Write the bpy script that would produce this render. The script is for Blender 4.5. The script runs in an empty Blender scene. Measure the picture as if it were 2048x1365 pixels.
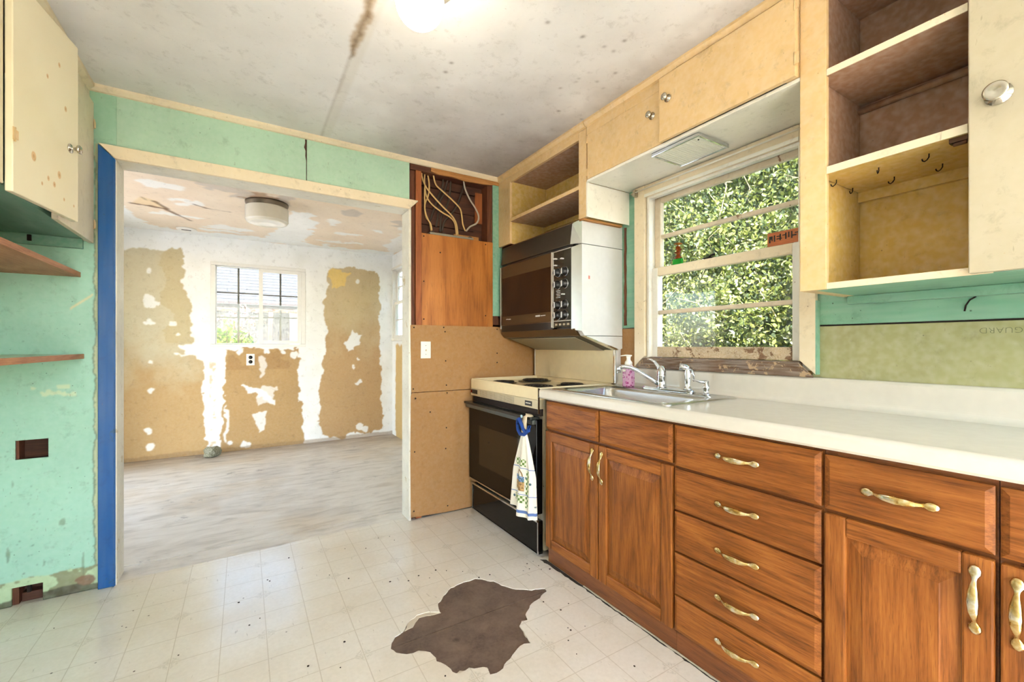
import bpy, bmesh, math, random
import numpy as np
from mathutils import Vector, Matrix
from mathutils.geometry import tessellate_polygon

# ------------------------------------------------------------------ camera, sky, sun, exposure
scene = bpy.context.scene
COL = scene.collection
cam_d = bpy.data.cameras.new('camera')
cam_d.sensor_width = 36.0
cam_d.lens = 868.0 / 2048.0 * 36.0
cam_d.shift_y = 8.5 / 2048.0
cam_d.clip_start = 0.02
cam = bpy.data.objects.new('camera', cam_d)
cam.location = (0.0, 0.0, 1.18)
cam.rotation_euler = (math.radians(90), 0, -math.atan(536.0 / 868.0))
COL.objects.link(cam)
scene.camera = cam
scene.view_settings.view_transform = 'Standard'
scene.view_settings.look = 'None'
scene.view_settings.gamma = 1.0
scene.view_settings.use_curve_mapping = False
scene.view_settings.exposure = 0.80
scene.cycles.use_denoising = True
scene.cycles.max_bounces = 7
scene.cycles.diffuse_bounces = 4
scene.cycles.glossy_bounces = 3
scene.cycles.use_adaptive_sampling = True
scene.cycles.adaptive_threshold = 0.15
scene.cycles.adaptive_min_samples = 14
scene.cycles.sample_clamp_indirect = 6.0
scene.cycles.caustics_reflective = False
scene.cycles.caustics_refractive = False

SKY_STRENGTH = 1.02
SUN_STRENGTH = 17.0
LAMP_STRENGTH = 30.0

world = bpy.data.worlds.new('sky')
world.use_nodes = True
scene.world = world
_nt = world.node_tree
_bg = _nt.nodes['Background']
_sky = _nt.nodes.new('ShaderNodeTexSky')
_sky.sky_type = 'NISHITA'
_sky.sun_disc = False
_sky.sun_elevation = math.radians(48)
_sky.sun_rotation = math.radians(213)
_sky.air_density = 1.0
_sky.dust_density = 1.2
_nt.links.new(_sky.outputs[0], _bg.inputs[0])
_bg.inputs[1].default_value = SKY_STRENGTH

sun_d = bpy.data.lights.new('sun', 'SUN')
sun_d.energy = SUN_STRENGTH
sun_d.angle = math.radians(0.6)
sun_d.color = (1.0, 0.98, 0.95)
sun = bpy.data.objects.new('sun', sun_d)
_to = Vector((-0.40, -0.62, 0.68)).normalized()
sun.rotation_euler = _to.to_track_quat('Z', 'Y').to_euler()
sun.location = (-4, -4, 8)
COL.objects.link(sun)

# ------------------------------------------------------------------ helpers: colours and nodes
def S(r, g, b, a=1.0):
    f = lambda c: (c / 12.92) if c <= 0.04045 else ((c + 0.055) / 1.055) ** 2.4
    return (f(r / 255.0), f(g / 255.0), f(b / 255.0), a)

class T:
    """small node-tree helper"""
    def __init__(s, name):
        s.m = bpy.data.materials.new(name); s.m.use_nodes = True
        s.t = s.m.node_tree; s.b = s.t.nodes['Principled BSDF']
        s._obj = None; s._pos = None
    def n(s, ty, ins=None, **p):
        q = s.t.nodes.new(ty)
        for k, v in p.items(): setattr(q, k, v)
        for k, v in (ins or {}).items(): s.put(q.inputs[k], v)
        return q
    def put(s, sock, v):
        if isinstance(v, bpy.types.NodeSocket): s.t.links.new(v, sock)
        elif v is not None: sock.default_value = v
    def pos(s):
        if s._pos is None: s._pos = s.n('ShaderNodeNewGeometry').outputs['Position']
        return s._pos
    def obj(s):
        if s._obj is None:
            o = s.n('ShaderNodeTexCoord').outputs['Object']
            r = s.n('ShaderNodeObjectInfo').outputs['Random']
            r2 = s.math('MULTIPLY', r, 13.7)
            s._obj = s.n('ShaderNodeVectorMath', {0: o, 1: s.n('ShaderNodeCombineXYZ', {0: r2, 1: r2, 2: r2}).outputs[0]}, operation='ADD').outputs[0]
        return s._obj
    def rawobj(s): return s.n('ShaderNodeTexCoord').outputs['Object']
    def map(s, v, scale=(1, 1, 1), loc=(0, 0, 0), rot=(0, 0, 0)):
        return s.n('ShaderNodeMapping', {'Vector': v, 'Location': loc, 'Rotation': rot, 'Scale': scale}).outputs[0]
    def noise(s, v, scale, detail=4.0, rough=0.55, dist=0.0):
        return s.n('ShaderNodeTexNoise', {'Vector': v, 'Scale': scale, 'Detail': detail, 'Roughness': rough, 'Distortion': dist}).outputs[0]
    def vor(s, v, scale, out='Distance', rnd=1.0):
        return s.n('ShaderNodeTexVoronoi', {'Vector': v, 'Scale': scale, 'Randomness': rnd}).outputs[out]
    def math(s, op, a, b=None, c=None):
        q = s.n('ShaderNodeMath', operation=op)
        for i, v in enumerate((a, b, c)):
            if v is not None: s.put(q.inputs[i], v)
        return q.outputs[0]
    def thr(s, f, lo, hi, a=0.0, b=1.0):
        return s.n('ShaderNodeMapRange', {0: f, 1: lo, 2: hi, 3: a, 4: b}, clamp=True).outputs[0]
    def ramp(s, f, stops):
        q = s.n('ShaderNodeValToRGB', {0: f}); e = q.color_ramp.elements
        while len(e) < len(stops): e.new(0.5)
        for el, (p, c) in zip(e, stops): el.position = p; el.color = c
        return q.outputs[0]
    def mix(s, f, a, b, mode='MIX'):
        q = s.n('ShaderNodeMix', data_type='RGBA', blend_type=mode)
        s.put(q.inputs[0], f); s.put(q.inputs[6], a); s.put(q.inputs[7], b)
        return q.outputs[2]
    def xyz(s, v):
        return s.n('ShaderNodeSeparateXYZ', {0: v}).outputs
    def attr(s, name='col'):
        return s.n('ShaderNodeAttribute', attribute_name=name).outputs['Color']
    def bump(s, h, strength=0.2, dist=0.01):
        return s.n('ShaderNodeBump', {'Height': h, 'Strength': strength, 'Distance': dist}).outputs[0]
    def out(s, color=None, rough=0.5, metal=0.0, normal=None, spec=None, **kw):
        s.put(s.b.inputs['Base Color'], color); s.put(s.b.inputs['Roughness'], rough); s.put(s.b.inputs['Metallic'], metal)
        if normal is not None: s.put(s.b.inputs['Normal'], normal)
        if spec is not None: s.put(s.b.inputs['Specular IOR Level'], spec)
        for k, v in kw.items(): s.put(s.b.inputs[k.replace('_', ' ')], v)
        return s.m

def paint(name, col, rough=0.5, var=0.10, speck=0.0, speckcol=S(60, 50, 40), wear=0.0, wearcol=None, bump=0.12, attr=False, brush=(1, 1, 1), scale=1.0):
    """old brushed paint: soft tonal patches, fine dirt specks and chips"""
    t = T(name); v = t.pos()
    base = t.attr() if attr else col
    n1 = t.noise(v, 2.6 * scale, 2, 0.6)
    n2 = t.noise(t.map(v, brush), 40 * scale, 1, 0.6)
    dark = t.mix(1.0, base, S(208, 206, 202), 'MULTIPLY')
    c = t.mix(t.thr(n1, 0.45 - 0.1, 0.62 + 0.1, 0.0, min(1, var * 5)), base, dark)
    c = t.mix(t.thr(n2, 0.35, 0.75, 0.0, var), c, S(255, 252, 244))
    gr = t.noise(v, 19 * scale, 4, 0.72, 0.3)
    c = t.mix(t.thr(gr, 0.56, 0.80, 0.0, 0.34), c, t.mix(1.0, c, S(146, 138, 124), 'MULTIPLY'))
    sc = t.noise(t.map(v, (1, 1, 0.25), rot=(0.3, 0.5, 0.2)), 85 * scale, 2, 0.7)
    c = t.mix(t.thr(sc, 0.70, 0.76, 0.0, 0.35), c, S(120, 100, 72))
    if wear > 0:
        w = t.noise(v, 7 * scale, 5, 0.72, 0.4)
        c = t.mix(t.thr(w, 0.70 - wear * 0.14, 0.715 - wear * 0.14), c, wearcol)
    if speck > 0:
        d = t.vor(v, 30 * scale)
        g = t.noise(v, 5 * scale, 1, 0.6)
        m = t.math('MULTIPLY', t.thr(d, 0.055 + 0.10 * speck, 0.03 + 0.05 * speck), t.thr(g, 0.50, 0.60))
        c = t.mix(t.math('MULTIPLY', m, min(1, speck + 0.3)), c, speckcol)
    nb = t.math('ADD', t.math('MULTIPLY', n2, 0.5), n1)
    return t.out(c, rough, normal=t.bump(nb, bump, 0.01))

def plain(name, col, rough=0.5, metal=0.0, **kw):
    t = T(name); n = t.noise(t.obj(), 30, 1)
    c = t.mix(t.thr(n, 0.3, 0.7, 0.0, 0.12), col, (col[0] * 0.7, col[1] * 0.7, col[2] * 0.7, 1))
    return t.out(c, rough, metal, **kw)

def wood(name, c0, c1, c2, axis='Z', rough=0.42, scale=1.0, world=False, bump=0.15, contrast=1.0, spec=None):
    """open-grain timber, fibres along the given axis"""
    t = T(name); v = t.pos() if world else t.obj()
    k = {'X': (0.05, 1, 1), 'Y': (1, 0.05, 1), 'Z': (1, 1, 0.05)}[axis]
    k2 = {'X': (0.10, 1, 1), 'Y': (1, 0.10, 1), 'Z': (1, 1, 0.10)}[axis]
    warp = t.noise(t.map(v, k2), 4.5 * scale, 2, 0.5)
    rings = t.math('FRACT', t.math('MULTIPLY', warp, 13.0))
    rings = t.math('ABSOLUTE', t.math('SUBTRACT', rings, 0.5))
    fib = t.noise(t.map(v, k), 190 * scale, 3, 0.65)
    fine = t.noise(t.map(v, k), 420 * scale, 2, 0.6)
    f = t.math('ADD', t.math('MULTIPLY', rings, 0.42 * contrast), t.math('MULTIPLY', fib, 0.78))
    c = t.ramp(f, [(0.22, c0), (0.5, c1), (0.8, c2)])
    c = t.mix(t.thr(fine, 0.40, 0.30, 0, 0.45), c, (c0[0] * 0.5, c0[1] * 0.5, c0[2] * 0.5, 1))
    big = t.noise(v, 2.2, 2)
    c = t.mix(t.thr(big, 0.35, 0.7, 0, 0.35), c, (c0[0] * 0.9, c0[1] * 0.85, c0[2] * 0.8, 1))
    return t.out(c, rough, normal=t.bump(f, bump, 0.002), spec=spec)

# ------------------------------------------------------------------ helpers: meshes and objects
class MB:
    """collects simple shapes in world coordinates and links them as ONE mesh object"""
    def __init__(s): s.v = []; s.f = []; s.sm = []
    def add(s, vs, fs, smooth=False):
        o = len(s.v); s.v += [tuple(p) for p in vs]
        for f in fs: s.f.append(tuple(i + o for i in f)); s.sm.append(smooth)
        return s
    def box(s, x0, x1, y0, y1, z0, z1):
        x0, x1 = min(x0, x1), max(x0, x1); y0, y1 = min(y0, y1), max(y0, y1); z0, z1 = min(z0, z1), max(z0, z1)
        vs = [(x0, y0, z0), (x1, y0, z0), (x1, y1, z0), (x0, y1, z0), (x0, y0, z1), (x1, y0, z1), (x1, y1, z1), (x0, y1, z1)]
        return s.add(vs, [(0, 3, 2, 1), (4, 5, 6, 7), (0, 1, 5, 4), (1, 2, 6, 5), (2, 3, 7, 6), (3, 0, 4, 7)])
    def prism(s, poly, a0, a1, axis):
        """poly: 2D outline; axis 'x': (y,z), 'y': (x,z), 'z': (x,y)"""
        mk = {'x': lambda p, a: (a, p[0], p[1]), 'y': lambda p, a: (p[0], a, p[1]), 'z': lambda p, a: (p[0], p[1], a)}[axis]
        n = len(poly)
        vs = [mk(p, a0) for p in poly] + [mk(p, a1) for p in poly]
        tris = tessellate_polygon([[Vector((p[0], p[1], 0)) for p in poly]])
        fs = [tuple(t) for t in tris] + [tuple(i + n for i in reversed(t)) for t in tris] if n > 4 else [tuple(range(n)), tuple(range(2 * n - 1, n - 1, -1))]
        fs += [(i, (i + 1) % n, n + (i + 1) % n, n + i) for i in range(n)]
        return s.add(vs, fs)
    def lathe(s, prof, c, axis='z', n=24, smooth=True, cap=True):
        """prof: [(radius, height)...] about c"""
        vs = []; fs = []
        for r, h in prof:
            for k in range(n):
                a = 2 * math.pi * k / n; p, q = r * math.cos(a), r * math.sin(a)
                vs.append({'z': (c[0] + p, c[1] + q, c[2] + h), 'x': (c[0] + h, c[1] + p, c[2] + q), 'y': (c[0] + p, c[1] + h, c[2] + q)}[axis])
        for i in range(len(prof) - 1):
            for k in range(n):
                fs.append((i * n + k, i * n + (k + 1) % n, (i + 1) * n + (k + 1) % n, (i + 1) * n + k))
        if cap:
            fs.append(tuple(range(n - 1, -1, -1))); fs.append(tuple(range((len(prof) - 1) * n, len(prof) * n)))
        return s.add(vs, fs, smooth)
    def tube(s, pts, r, n=8, r2=None, up=(0.03, 0.02, 1), closed=False):
        """round (or elliptical: r across, r2 along 'up') tube through pts; r may be a list"""
        P = [Vector(p) for p in pts]; m = len(P)
        R = r if isinstance(r, (list, tuple)) else [r] * m
        R2 = (r2 if isinstance(r2, (list, tuple)) else [r2] * m) if r2 is not None else R
        vs = []; fs = []; U = Vector(up)
        for i, p in enumerate(P):
            d = (P[(i + 1) % m] - P[i - 1]) if closed else (P[min(i + 1, m - 1)] - P[max(i - 1, 0)])
            d.normalize(); a = d.cross(U)
            if a.length < 1e-5: a = d.cross(Vector((1, 0.1, 0)))
            a.normalize(); b = a.cross(d).normalized()
            for k in range(n):
                t = 2 * math.pi * k / n
                vs.append(p + a * (R[i] * math.cos(t)) + b * (R2[i] * math.sin(t)))
        for i in range(m if closed else m - 1):
            for k in range(n):
                j = (i + 1) % m
                fs.append((i * n + k, i * n + (k + 1) % n, j * n + (k + 1) % n, j * n + k))
        if not closed:
            fs.append(tuple(range(n - 1, -1, -1))); fs.append(tuple(range((m - 1) * n, m * n)))
        return s.add(vs, fs, True)
    def rings(s, loops, cap=True, smooth=False, capfirst=False):
        n = len(loops[0]); vs = [p for l in loops for p in l]; fs = []
        for i in range(len(loops) - 1):
            for k in range(n): fs.append((i * n + k, i * n + (k + 1) % n, (i + 1) * n + (k + 1) % n, (i + 1) * n + k))
        if cap: fs.append(tuple(range((len(loops) - 1) * n, len(loops) * n)))
        if capfirst: fs.append(tuple(range(n - 1, -1, -1)))
        return s.add(vs, fs, smooth)
    def mesh(s, name):
        a = np.array(s.v, dtype=float); c = (a.min(0) + a.max(0)) / 2
        me = bpy.data.meshes.new(name); me.from_pydata((a - c).tolist(), [], s.f)
        if any(s.sm): me.polygons.foreach_set('use_smooth', s.sm)
        me.validate()
        bm = bmesh.new(); bm.from_mesh(me); bmesh.ops.recalc_face_normals(bm, faces=bm.faces); bm.to_mesh(me); bm.free()
        return me, Vector(c)
    def build(s, name, m, parent=None, bev=0.0, seg=2, **tags):
        me, c = s.mesh(name)
        me.materials.append(m)
        return link(name, me, c, parent, bev, seg, **tags)

def link(name, me, c, parent=None, bev=0.0, seg=2, **tags):
    o = bpy.data.objects.new(name, me); COL.objects.link(o)
    if parent is not None:
        o.parent = parent; o.location = Vector(c) - wloc(parent)
    else: o.location = c
    if bev > 0:
        b = o.modifiers.new('bevel', 'BEVEL'); b.width = bev; b.segments = seg; b.limit_method = 'ANGLE'; b.angle_limit = math.radians(40)
    tag(o, **tags); return o

def wloc(o):
    l = Vector(o.location)
    while o.parent is not None: o = o.parent; l = l + Vector(o.location)
    return l

def tag(o, label=None, cat=None, group=None, kind=None):
    if label: o['label'] = label
    if cat: o['category'] = cat
    if group: o['group'] = group
    if kind: o['kind'] = kind
    return o

def thing(name, loc, label, cat, group=None, kind=None):
    o = bpy.data.objects.new(name, None); o.empty_display_size = 0.05
    COL.objects.link(o); o.location = loc
    return tag(o, label, cat, group, kind)

def setting(name, loc, label, cat):
    return thing(name, loc, label, cat, kind='structure')

# value noise on numpy arrays (for wear, filler and stain outlines)
def vnoise(x, y, seed, freq):
    rs = np.random.RandomState(seed); L = rs.rand(256, 256)
    X = x * freq + 37.3; Y = y * freq + 91.7
    xi = np.floor(X).astype(int); yi = np.floor(Y).astype(int); fx = X - xi; fy = Y - yi
    fx = fx * fx * (3 - 2 * fx); fy = fy * fy * (3 - 2 * fy)
    g = lambda a, b: L[a % 256, b % 256]
    return (g(xi, yi) * (1 - fx) + g(xi + 1, yi) * fx) * (1 - fy) + (g(xi, yi + 1) * (1 - fx) + g(xi + 1, yi + 1) * fx) * fy
def fbm(x, y, seed, freq, octv=4):
    r = 0; a = 0.5; t = 0
    for k in range(octv): r = r + a * vnoise(x, y, seed + k, freq * 2 ** k); t += a; a *= 0.55
    return r / t
def inpoly(x, y, poly):
    r = np.zeros(x.shape, bool); n = len(poly); j = n - 1
    for i in range(n):
        xi, yi = poly[i]; xj, yj = poly[j]
        c = ((yi > y) != (yj > y)) & (x < (xj - xi) * (y - yi) / (yj - yi + 1e-12) + xi)
        r ^= c; j = i
    return r

def sheet(name, axis, at, us, vs, colour, m, parent=None, thick=0.0, holes=(), flip=False, **tags):
    """painted board: a fine grid in a plane with a colour per vertex; axis 'y': (x,z), 'x': (y,z), 'z': (x,y)"""
    for h in holes:
        us = np.union1d(us[(np.abs(us - h[0]) > 1e-3) & (np.abs(us - h[1]) > 1e-3)], [h[0], h[1]])
        vs = np.union1d(vs[(np.abs(vs - h[2]) > 1e-3) & (np.abs(vs - h[3]) > 1e-3)], [h[2], h[3]])
    U, V = np.meshgrid(us, vs, indexing='ij'); nu, nv = U.shape
    A = np.full_like(U, at)
    P = {'y': (U, A, V), 'x': (A, U, V), 'z': (U, V, A)}[axis]
    P = np.stack([p.ravel() for p in P], 1)
    idx = np.arange(nu * nv).reshape(nu, nv)
    uc = (us[:-1] + us[1:])[:, None] / 2; vc = (vs[:-1] + vs[1:])[None, :] / 2
    keep = np.ones((nu - 1, nv - 1), bool)
    for h in holes: keep &= ~((uc > h[0]) & (uc < h[1]) & (vc > h[2]) & (vc < h[3]))
    q = np.stack([idx[:-1, :-1], idx[1:, :-1], idx[1:, 1:], idx[:-1, 1:]], -1)[keep]
    if flip: q = q[:, ::-1]
    c0 = P.mean(0)
    me = bpy.data.meshes.new(name)
    me.vertices.add(len(P)); me.vertices.foreach_set('co', (P - c0).ravel())
    me.loops.add(q.size); me.loops.foreach_set('vertex_index', q.ravel().astype(np.int32))
    me.polygons.add(len(q)); me.polygons.foreach_set('loop_start', np.arange(0, q.size, 4, dtype=np.int32))
    me.update(calc_edges=True)
    C = colour(U, V)
    for ax in (0, 1):                                        # soften the stepped outlines
        C = 0.5 * C + 0.25 * (np.concatenate([np.take(C, [0], ax), np.delete(C, -1, ax)], ax) + np.concatenate([np.delete(C, 0, ax), np.take(C, [-1], ax)], ax))
    ca = me.color_attributes.new('col', 'FLOAT_COLOR', 'POINT')
    ca.data.foreach_set('color', C.reshape(-1, 4).astype(np.float32).ravel())
    me.materials.append(m)
    o = link(name, me, Vector(c0), parent, **tags)
    if thick:
        md = o.modifiers.new('thickness', 'SOLIDIFY'); md.thickness = thick; md.offset = -1.0
    return o
def lay(C, mask, col, k=1.0):
    m = (np.asarray(mask, float) * k)[..., None]; C[:] = C * (1 - m) + np.array(col) * m
def R(a, b, step): return np.linspace(a, b, max(2, int(round((b - a) / step)) + 1))
# ------------------------------------------------------------------ materials
GREEN = S(166, 211, 188); W_ = 1.98; D_ = 2.85; CEIL = 2.44; FARY = 5.75; FARX = 1.68; FARZ = 2.37
M = {}
M['green_attr'] = paint('green_wall_paint', GREEN, 0.45, 0.06, speck=0.30, speckcol=S(62, 66, 48), attr=True)
M['green'] = paint('green_paint', S(178, 212, 184), 0.45, 0.07, speck=0.35, speckcol=S(70, 72, 52))
M['green_deep'] = paint('deep_green_paint', S(128, 180, 152), 0.45, 0.10, speck=0.5, speckcol=S(50, 62, 50), brush=(1, 0.15, 1))
M['blue'] = paint('blue_gloss_paint', S(0, 84, 150), 0.34, 0.03, speck=0.3, speckcol=S(30, 60, 90), wear=0.25, wearcol=S(40, 84, 120), brush=(1, 1, 0.1))
M['cream'] = paint('cream_trim_paint', S(238, 220, 186), 0.45, 0.08, speck=0.45, speckcol=S(120, 90, 50))
M['jamb'] = paint('worn_white_jamb_paint', S(232, 226, 208), 0.5, 0.12, speck=0.5, speckcol=S(120, 95, 60), wear=0.35, wearcol=S(196, 178, 140))
M['cab'] = paint('aged_cream_cabinet_paint', S(229, 193, 136), 0.42, 0.10, speck=0.25, speckcol=S(130, 95, 50), wear=0.12, wearcol=S(214, 178, 118))
M['cab_pale'] = paint('pale_cream_cabinet_paint', S(234, 220, 188), 0.42, 0.08, speck=0.25, speckcol=S(190, 150, 90))
M['in_yellow'] = paint('yellow_shelf_paint', S(222, 186, 98), 0.5, 0.16, speck=0.4, speckcol=S(110, 80, 40))
M['in_brown'] = paint('brown_mauve_shelf_paint', S(176, 136, 106), 0.6, 0.14, speck=0.2, speckcol=S(70, 50, 40))
M['soffit'] = paint('white_gloss_paint', S(238, 234, 220), 0.3, 0.06, speck=0.25, speckcol=S(150, 120, 80))
M['sash'] = paint('chipped_sash_paint', S(226, 208, 178), 0.5, 0.12, speck=0.6, speckcol=S(110, 80, 50), wear=0.45, wearcol=S(150, 112, 82))
M['sash_white'] = paint('white_sash_paint', S(236, 232, 220), 0.45, 0.08, speck=0.4, speckcol=S(120, 90, 60), wear=0.2, wearcol=S(190, 176, 150))
M['bareframe'] = paint('weathered_sill_paint', S(206, 182, 146), 0.65, 0.2, speck=0.8, speckcol=S(60, 44, 30), wear=1.0, wearcol=S(128, 96, 68), scale=3.2, bump=0.4)
M['sill'] = paint('rotted_sill_wood', S(116, 88, 64), 0.75, 0.2, speck=0.8, speckcol=S(40, 28, 20), wear=1.05, wearcol=S(184, 156, 122), brush=(1, 0.08, 1), scale=2.6, bump=0.5)
M['filler'] = paint('drywall_with_filler', None, 0.75, 0.04, attr=True, bump=0.06, speck=0.2, speckcol=S(120, 88, 50))
M['ceil'] = paint('old_ceiling_paint', None, 0.7, 0.07, attr=True, bump=0.10)
M['gyp'] = paint('bare_gypsum_board', S(168, 124, 74), 0.8, 0.03, speck=0.25, speckcol=S(96, 66, 36), scale=1.3, bump=0.05)
M['gypsum_green'] = paint('yellow_green_board', S(168, 165, 116), 0.6, 0.10, speck=0.3, speckcol=S(70, 66, 40))
M['stud'] = wood('dark_stud_wood', S(66, 34, 18), S(104, 56, 30), S(128, 74, 40), 'Z', 0.7, world=True)
M['stud_h'] = wood('dark_plate_wood', S(58, 30, 18), S(92, 50, 30), S(112, 66, 38), 'X', 0.7, world=True)
M['stud_orange'] = wood('orange_stud_wood', S(120, 62, 26), S(160, 88, 40), S(184, 108, 54), 'Z', 0.6, world=True)
M['raw_h'] = wood('raw_broken_wood', S(150, 98, 48), S(186, 130, 70), S(204, 150, 88), 'X', 0.7, world=True)
M['ply'] = wood('varnished_plywood', S(132, 74, 24), S(184, 112, 44), S(202, 130, 58), 'Z', 0.45, scale=0.55, world=True, contrast=2.0)
M['lath'] = wood('cavity_board', S(48, 26, 16), S(78, 44, 26), S(104, 62, 38), 'X', 0.8, world=True)
M['pale'] = paint('off_white_wall_paint', S(238, 234, 224), 0.6)
M['dark'] = plain('dark_cavity', S(38, 26, 20), 0.9)
M['shelf_edge'] = wood('raw_shelf_wood', S(150, 96, 62), S(190, 132, 92), S(208, 156, 116), 'Y', 0.6, world=True)
M['ext'] = plain('outside_wall', S(190, 186, 176), 0.9)
M['white'] = plain('white_plastic', S(238, 234, 222), 0.35)
M['vinyl_win'] = plain('white_window_frame', S(232, 230, 222), 0.35)
M['black'] = plain('black_plastic', S(22, 20, 18), 0.3)
M['grid'] = plain('dark_window_grid', S(84, 78, 62), 0.5)
M['oak'] = wood('oak_upright_grain', S(92, 48, 16), S(152, 88, 34), S(182, 114, 50), 'Z', 0.45, spec=0.3)
M['oak_h'] = wood('oak_level_grain', S(92, 48, 16), S(152, 88, 34), S(182, 114, 50), 'Y', 0.45, spec=0.3)
M['oak_dark'] = wood('oak_kick_board', S(92, 48, 20), S(130, 74, 34), S(150, 92, 46), 'Y', 0.4)
M['chrome'] = plain('chrome', S(222, 226, 230), 0.09, 1.0)
M['knobmetal'] = plain('worn_chrome_knob', S(200, 194, 178), 0.16, 1.0)
M['laminate'] = plain('white_laminate', S(216, 209, 194), 0.22)
M['enamel'] = plain('almond_enamel', S(240, 222, 180), 0.16)
M['enamel_w'] = plain('white_enamel', S(210, 209, 205), 0.2)
M['blackglass'] = plain('black_oven_glass', S(14, 12, 10), 0.08, spec=0.22)
M['bronze'] = plain('bronze_glass', S(74, 56, 36), 0.14)
M['bronze2'] = plain('brushed_bronze', S(112, 88, 62), 0.35, 0.7)
M['darkbrown'] = plain('smoked_brown_glass', S(26, 16, 10), 0.1)
M['coil'] = plain('burner_coil', S(30, 28, 27), 0.5, 0.3)
M['range_side'] = paint('dirty_range_side', S(176, 160, 126), 0.5, 0.2, speck=0.8, speckcol=S(70, 52, 32), wear=0.5, wearcol=S(120, 98, 66), brush=(1, 1, 0.2))
def _brass():
    t = T('worn_brass'); n = t.noise(t.obj(), 34, 4, 0.6, 0.5)
    c = t.ramp(n, [(0.36, S(226, 220, 202)), (0.5, S(214, 190, 132)), (0.66, S(176, 138, 70))])
    return t.out(c, t.thr(n, 0.3, 0.7, 0.14, 0.3), 1.0)
M['brass'] = _brass()
def _steel():
    t = T('brushed_steel'); v = t.obj(); n = t.noise(t.map(v, (1, 0.03, 1)), 260, 2)
    return t.out(S(200, 200, 196), 0.27, 1.0)
M['steel'] = _steel()
def _glass():
    t = T('window_glass'); t.t.nodes.remove(t.b)
    tr = t.n('ShaderNodeBsdfTransparent', {0: (0.97, 0.985, 0.98, 1)}); gl = t.n('ShaderNodeBsdfGlossy', {0: (1, 1, 1, 1), 1: 0.02})
    dirt = t.n('ShaderNodeBsdfDiffuse', {0: S(214, 214, 200)})
    f = t.math('ADD', t.math('MULTIPLY', t.math('POWER', t.n('ShaderNodeLayerWeight', {0: 0.5}).outputs['Facing'], 5.0), 0.5), 0.02)
    m1 = t.n('ShaderNodeMixShader', {0: f, 1: tr.outputs[0], 2: gl.outputs[0]})
    n = t.noise(t.pos(), 9, 5, 0.65)
    m2 = t.n('ShaderNodeMixShader', {0: t.thr(n, 0.45, 0.8, 0.0, 0.09), 1: m1.outputs[0], 2: dirt.outputs[0]})
    t.t.links.new(m2.outputs[0], t.t.nodes['Material Output'].inputs[0]); return t.m
M['glass'] = _glass()
def _vinyl():
    t = T('printed_vinyl_sheet'); v = t.pos(); o = t.xyz(v)
    def near(c, off, per):
        q = t.math('DIVIDE', t.math('SUBTRACT', c, off), per)
        return t.math('MULTIPLY', t.math('ABSOLUTE', t.math('SUBTRACT', t.math('FRACT', t.math('ADD', q, 0.5)), 0.5)), per)
    lx, ly = near(o[0], 1.326, 0.156), near(o[1], 1.044, 0.165)
    line = t.math('MAXIMUM', t.thr(lx, 0.0022, 0.0010), t.thr(ly, 0.0022, 0.0010))
    mx, my = near(o[0], 1.326, 0.312), near(o[1], 1.044, 0.33)
    star = t.math('MULTIPLY', t.thr(t.math('ADD', mx, my), 0.042, 0.036), t.thr(t.math('ADD', t.math('MULTIPLY', t.math('MINIMUM', mx, my), 2.6), -0.008), 0.0, 0.006))
    star = t.math('MULTIPLY', star, t.thr(t.noise(v, 130, 3), 0.40, 0.60))
    blot = t.noise(v, 2.1, 6, 0.6); fine = t.noise(v, 60, 4, 0.6)
    c = t.mix(t.thr(blot, 0.40, 0.66, 0, 0.8), S(233, 225, 209), S(222, 209, 185))
    c = t.mix(t.thr(fine, 0.35, 0.7, 0, 0.25), c, S(204, 194, 174))
    c = t.mix(t.math('MULTIPLY', line, 0.42), c, S(178, 160, 128))
    c = t.mix(t.math('MULTIPLY', star, 0.30), c, S(160, 150, 124))
    d = t.math('MULTIPLY', t.thr(t.vor(v, 17), 0.075, 0.045), t.thr(t.noise(v, 4, 3), 0.52, 0.60))
    c = t.mix(t.math('MULTIPLY', d, 0.85), c, S(60, 44, 32))
    sc = t.math('MULTIPLY', t.thr(t.noise(t.map(v, (1, 0.2, 1), rot=(0, 0, 0.5)), 55, 3, 0.7), 0.66, 0.72), 0.4)
    c = t.mix(sc, c, S(150, 136, 114))
    h = t.math('ADD', t.math('MULTIPLY', fine, 0.6), t.math('MULTIPLY', line, -0.8))
    return t.out(c, t.thr(blot, 0.3, 0.7, 0.15, 0.27), normal=t.bump(h, 0.10, 0.003))
M['vinyl'] = _vinyl()
def _sub(name, a, b, c3, rough=0.85):
    t = T(name); v = t.pos()
    n = t.noise(v, 6, 7, 0.65, 0.3); k = t.vor(v, 11); f = t.noise(v, 90, 3)
    c = t.ramp(n, [(0.3, a), (0.5, b), (0.72, c3)])
    c = t.mix(t.math('MULTIPLY', t.thr(k, 0.22, 0.05), t.thr(t.noise(v, 3, 2), 0.5, 0.6)), c, (a[0] * 0.35, a[1] * 0.35, a[2] * 0.35, 1))
    c = t.mix(t.thr(f, 0.3, 0.8, 0, 0.4), c, (c3[0] * 1.1, c3[1] * 1.1, c3[2] * 1.1, 1))
    return t.out(c, rough, normal=t.bump(t.math('ADD', n, f), 0.25, 0.004))
M['sub'] = _sub('stained_particle_board', S(72, 56, 48), S(104, 84, 68), S(128, 106, 88))
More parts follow.
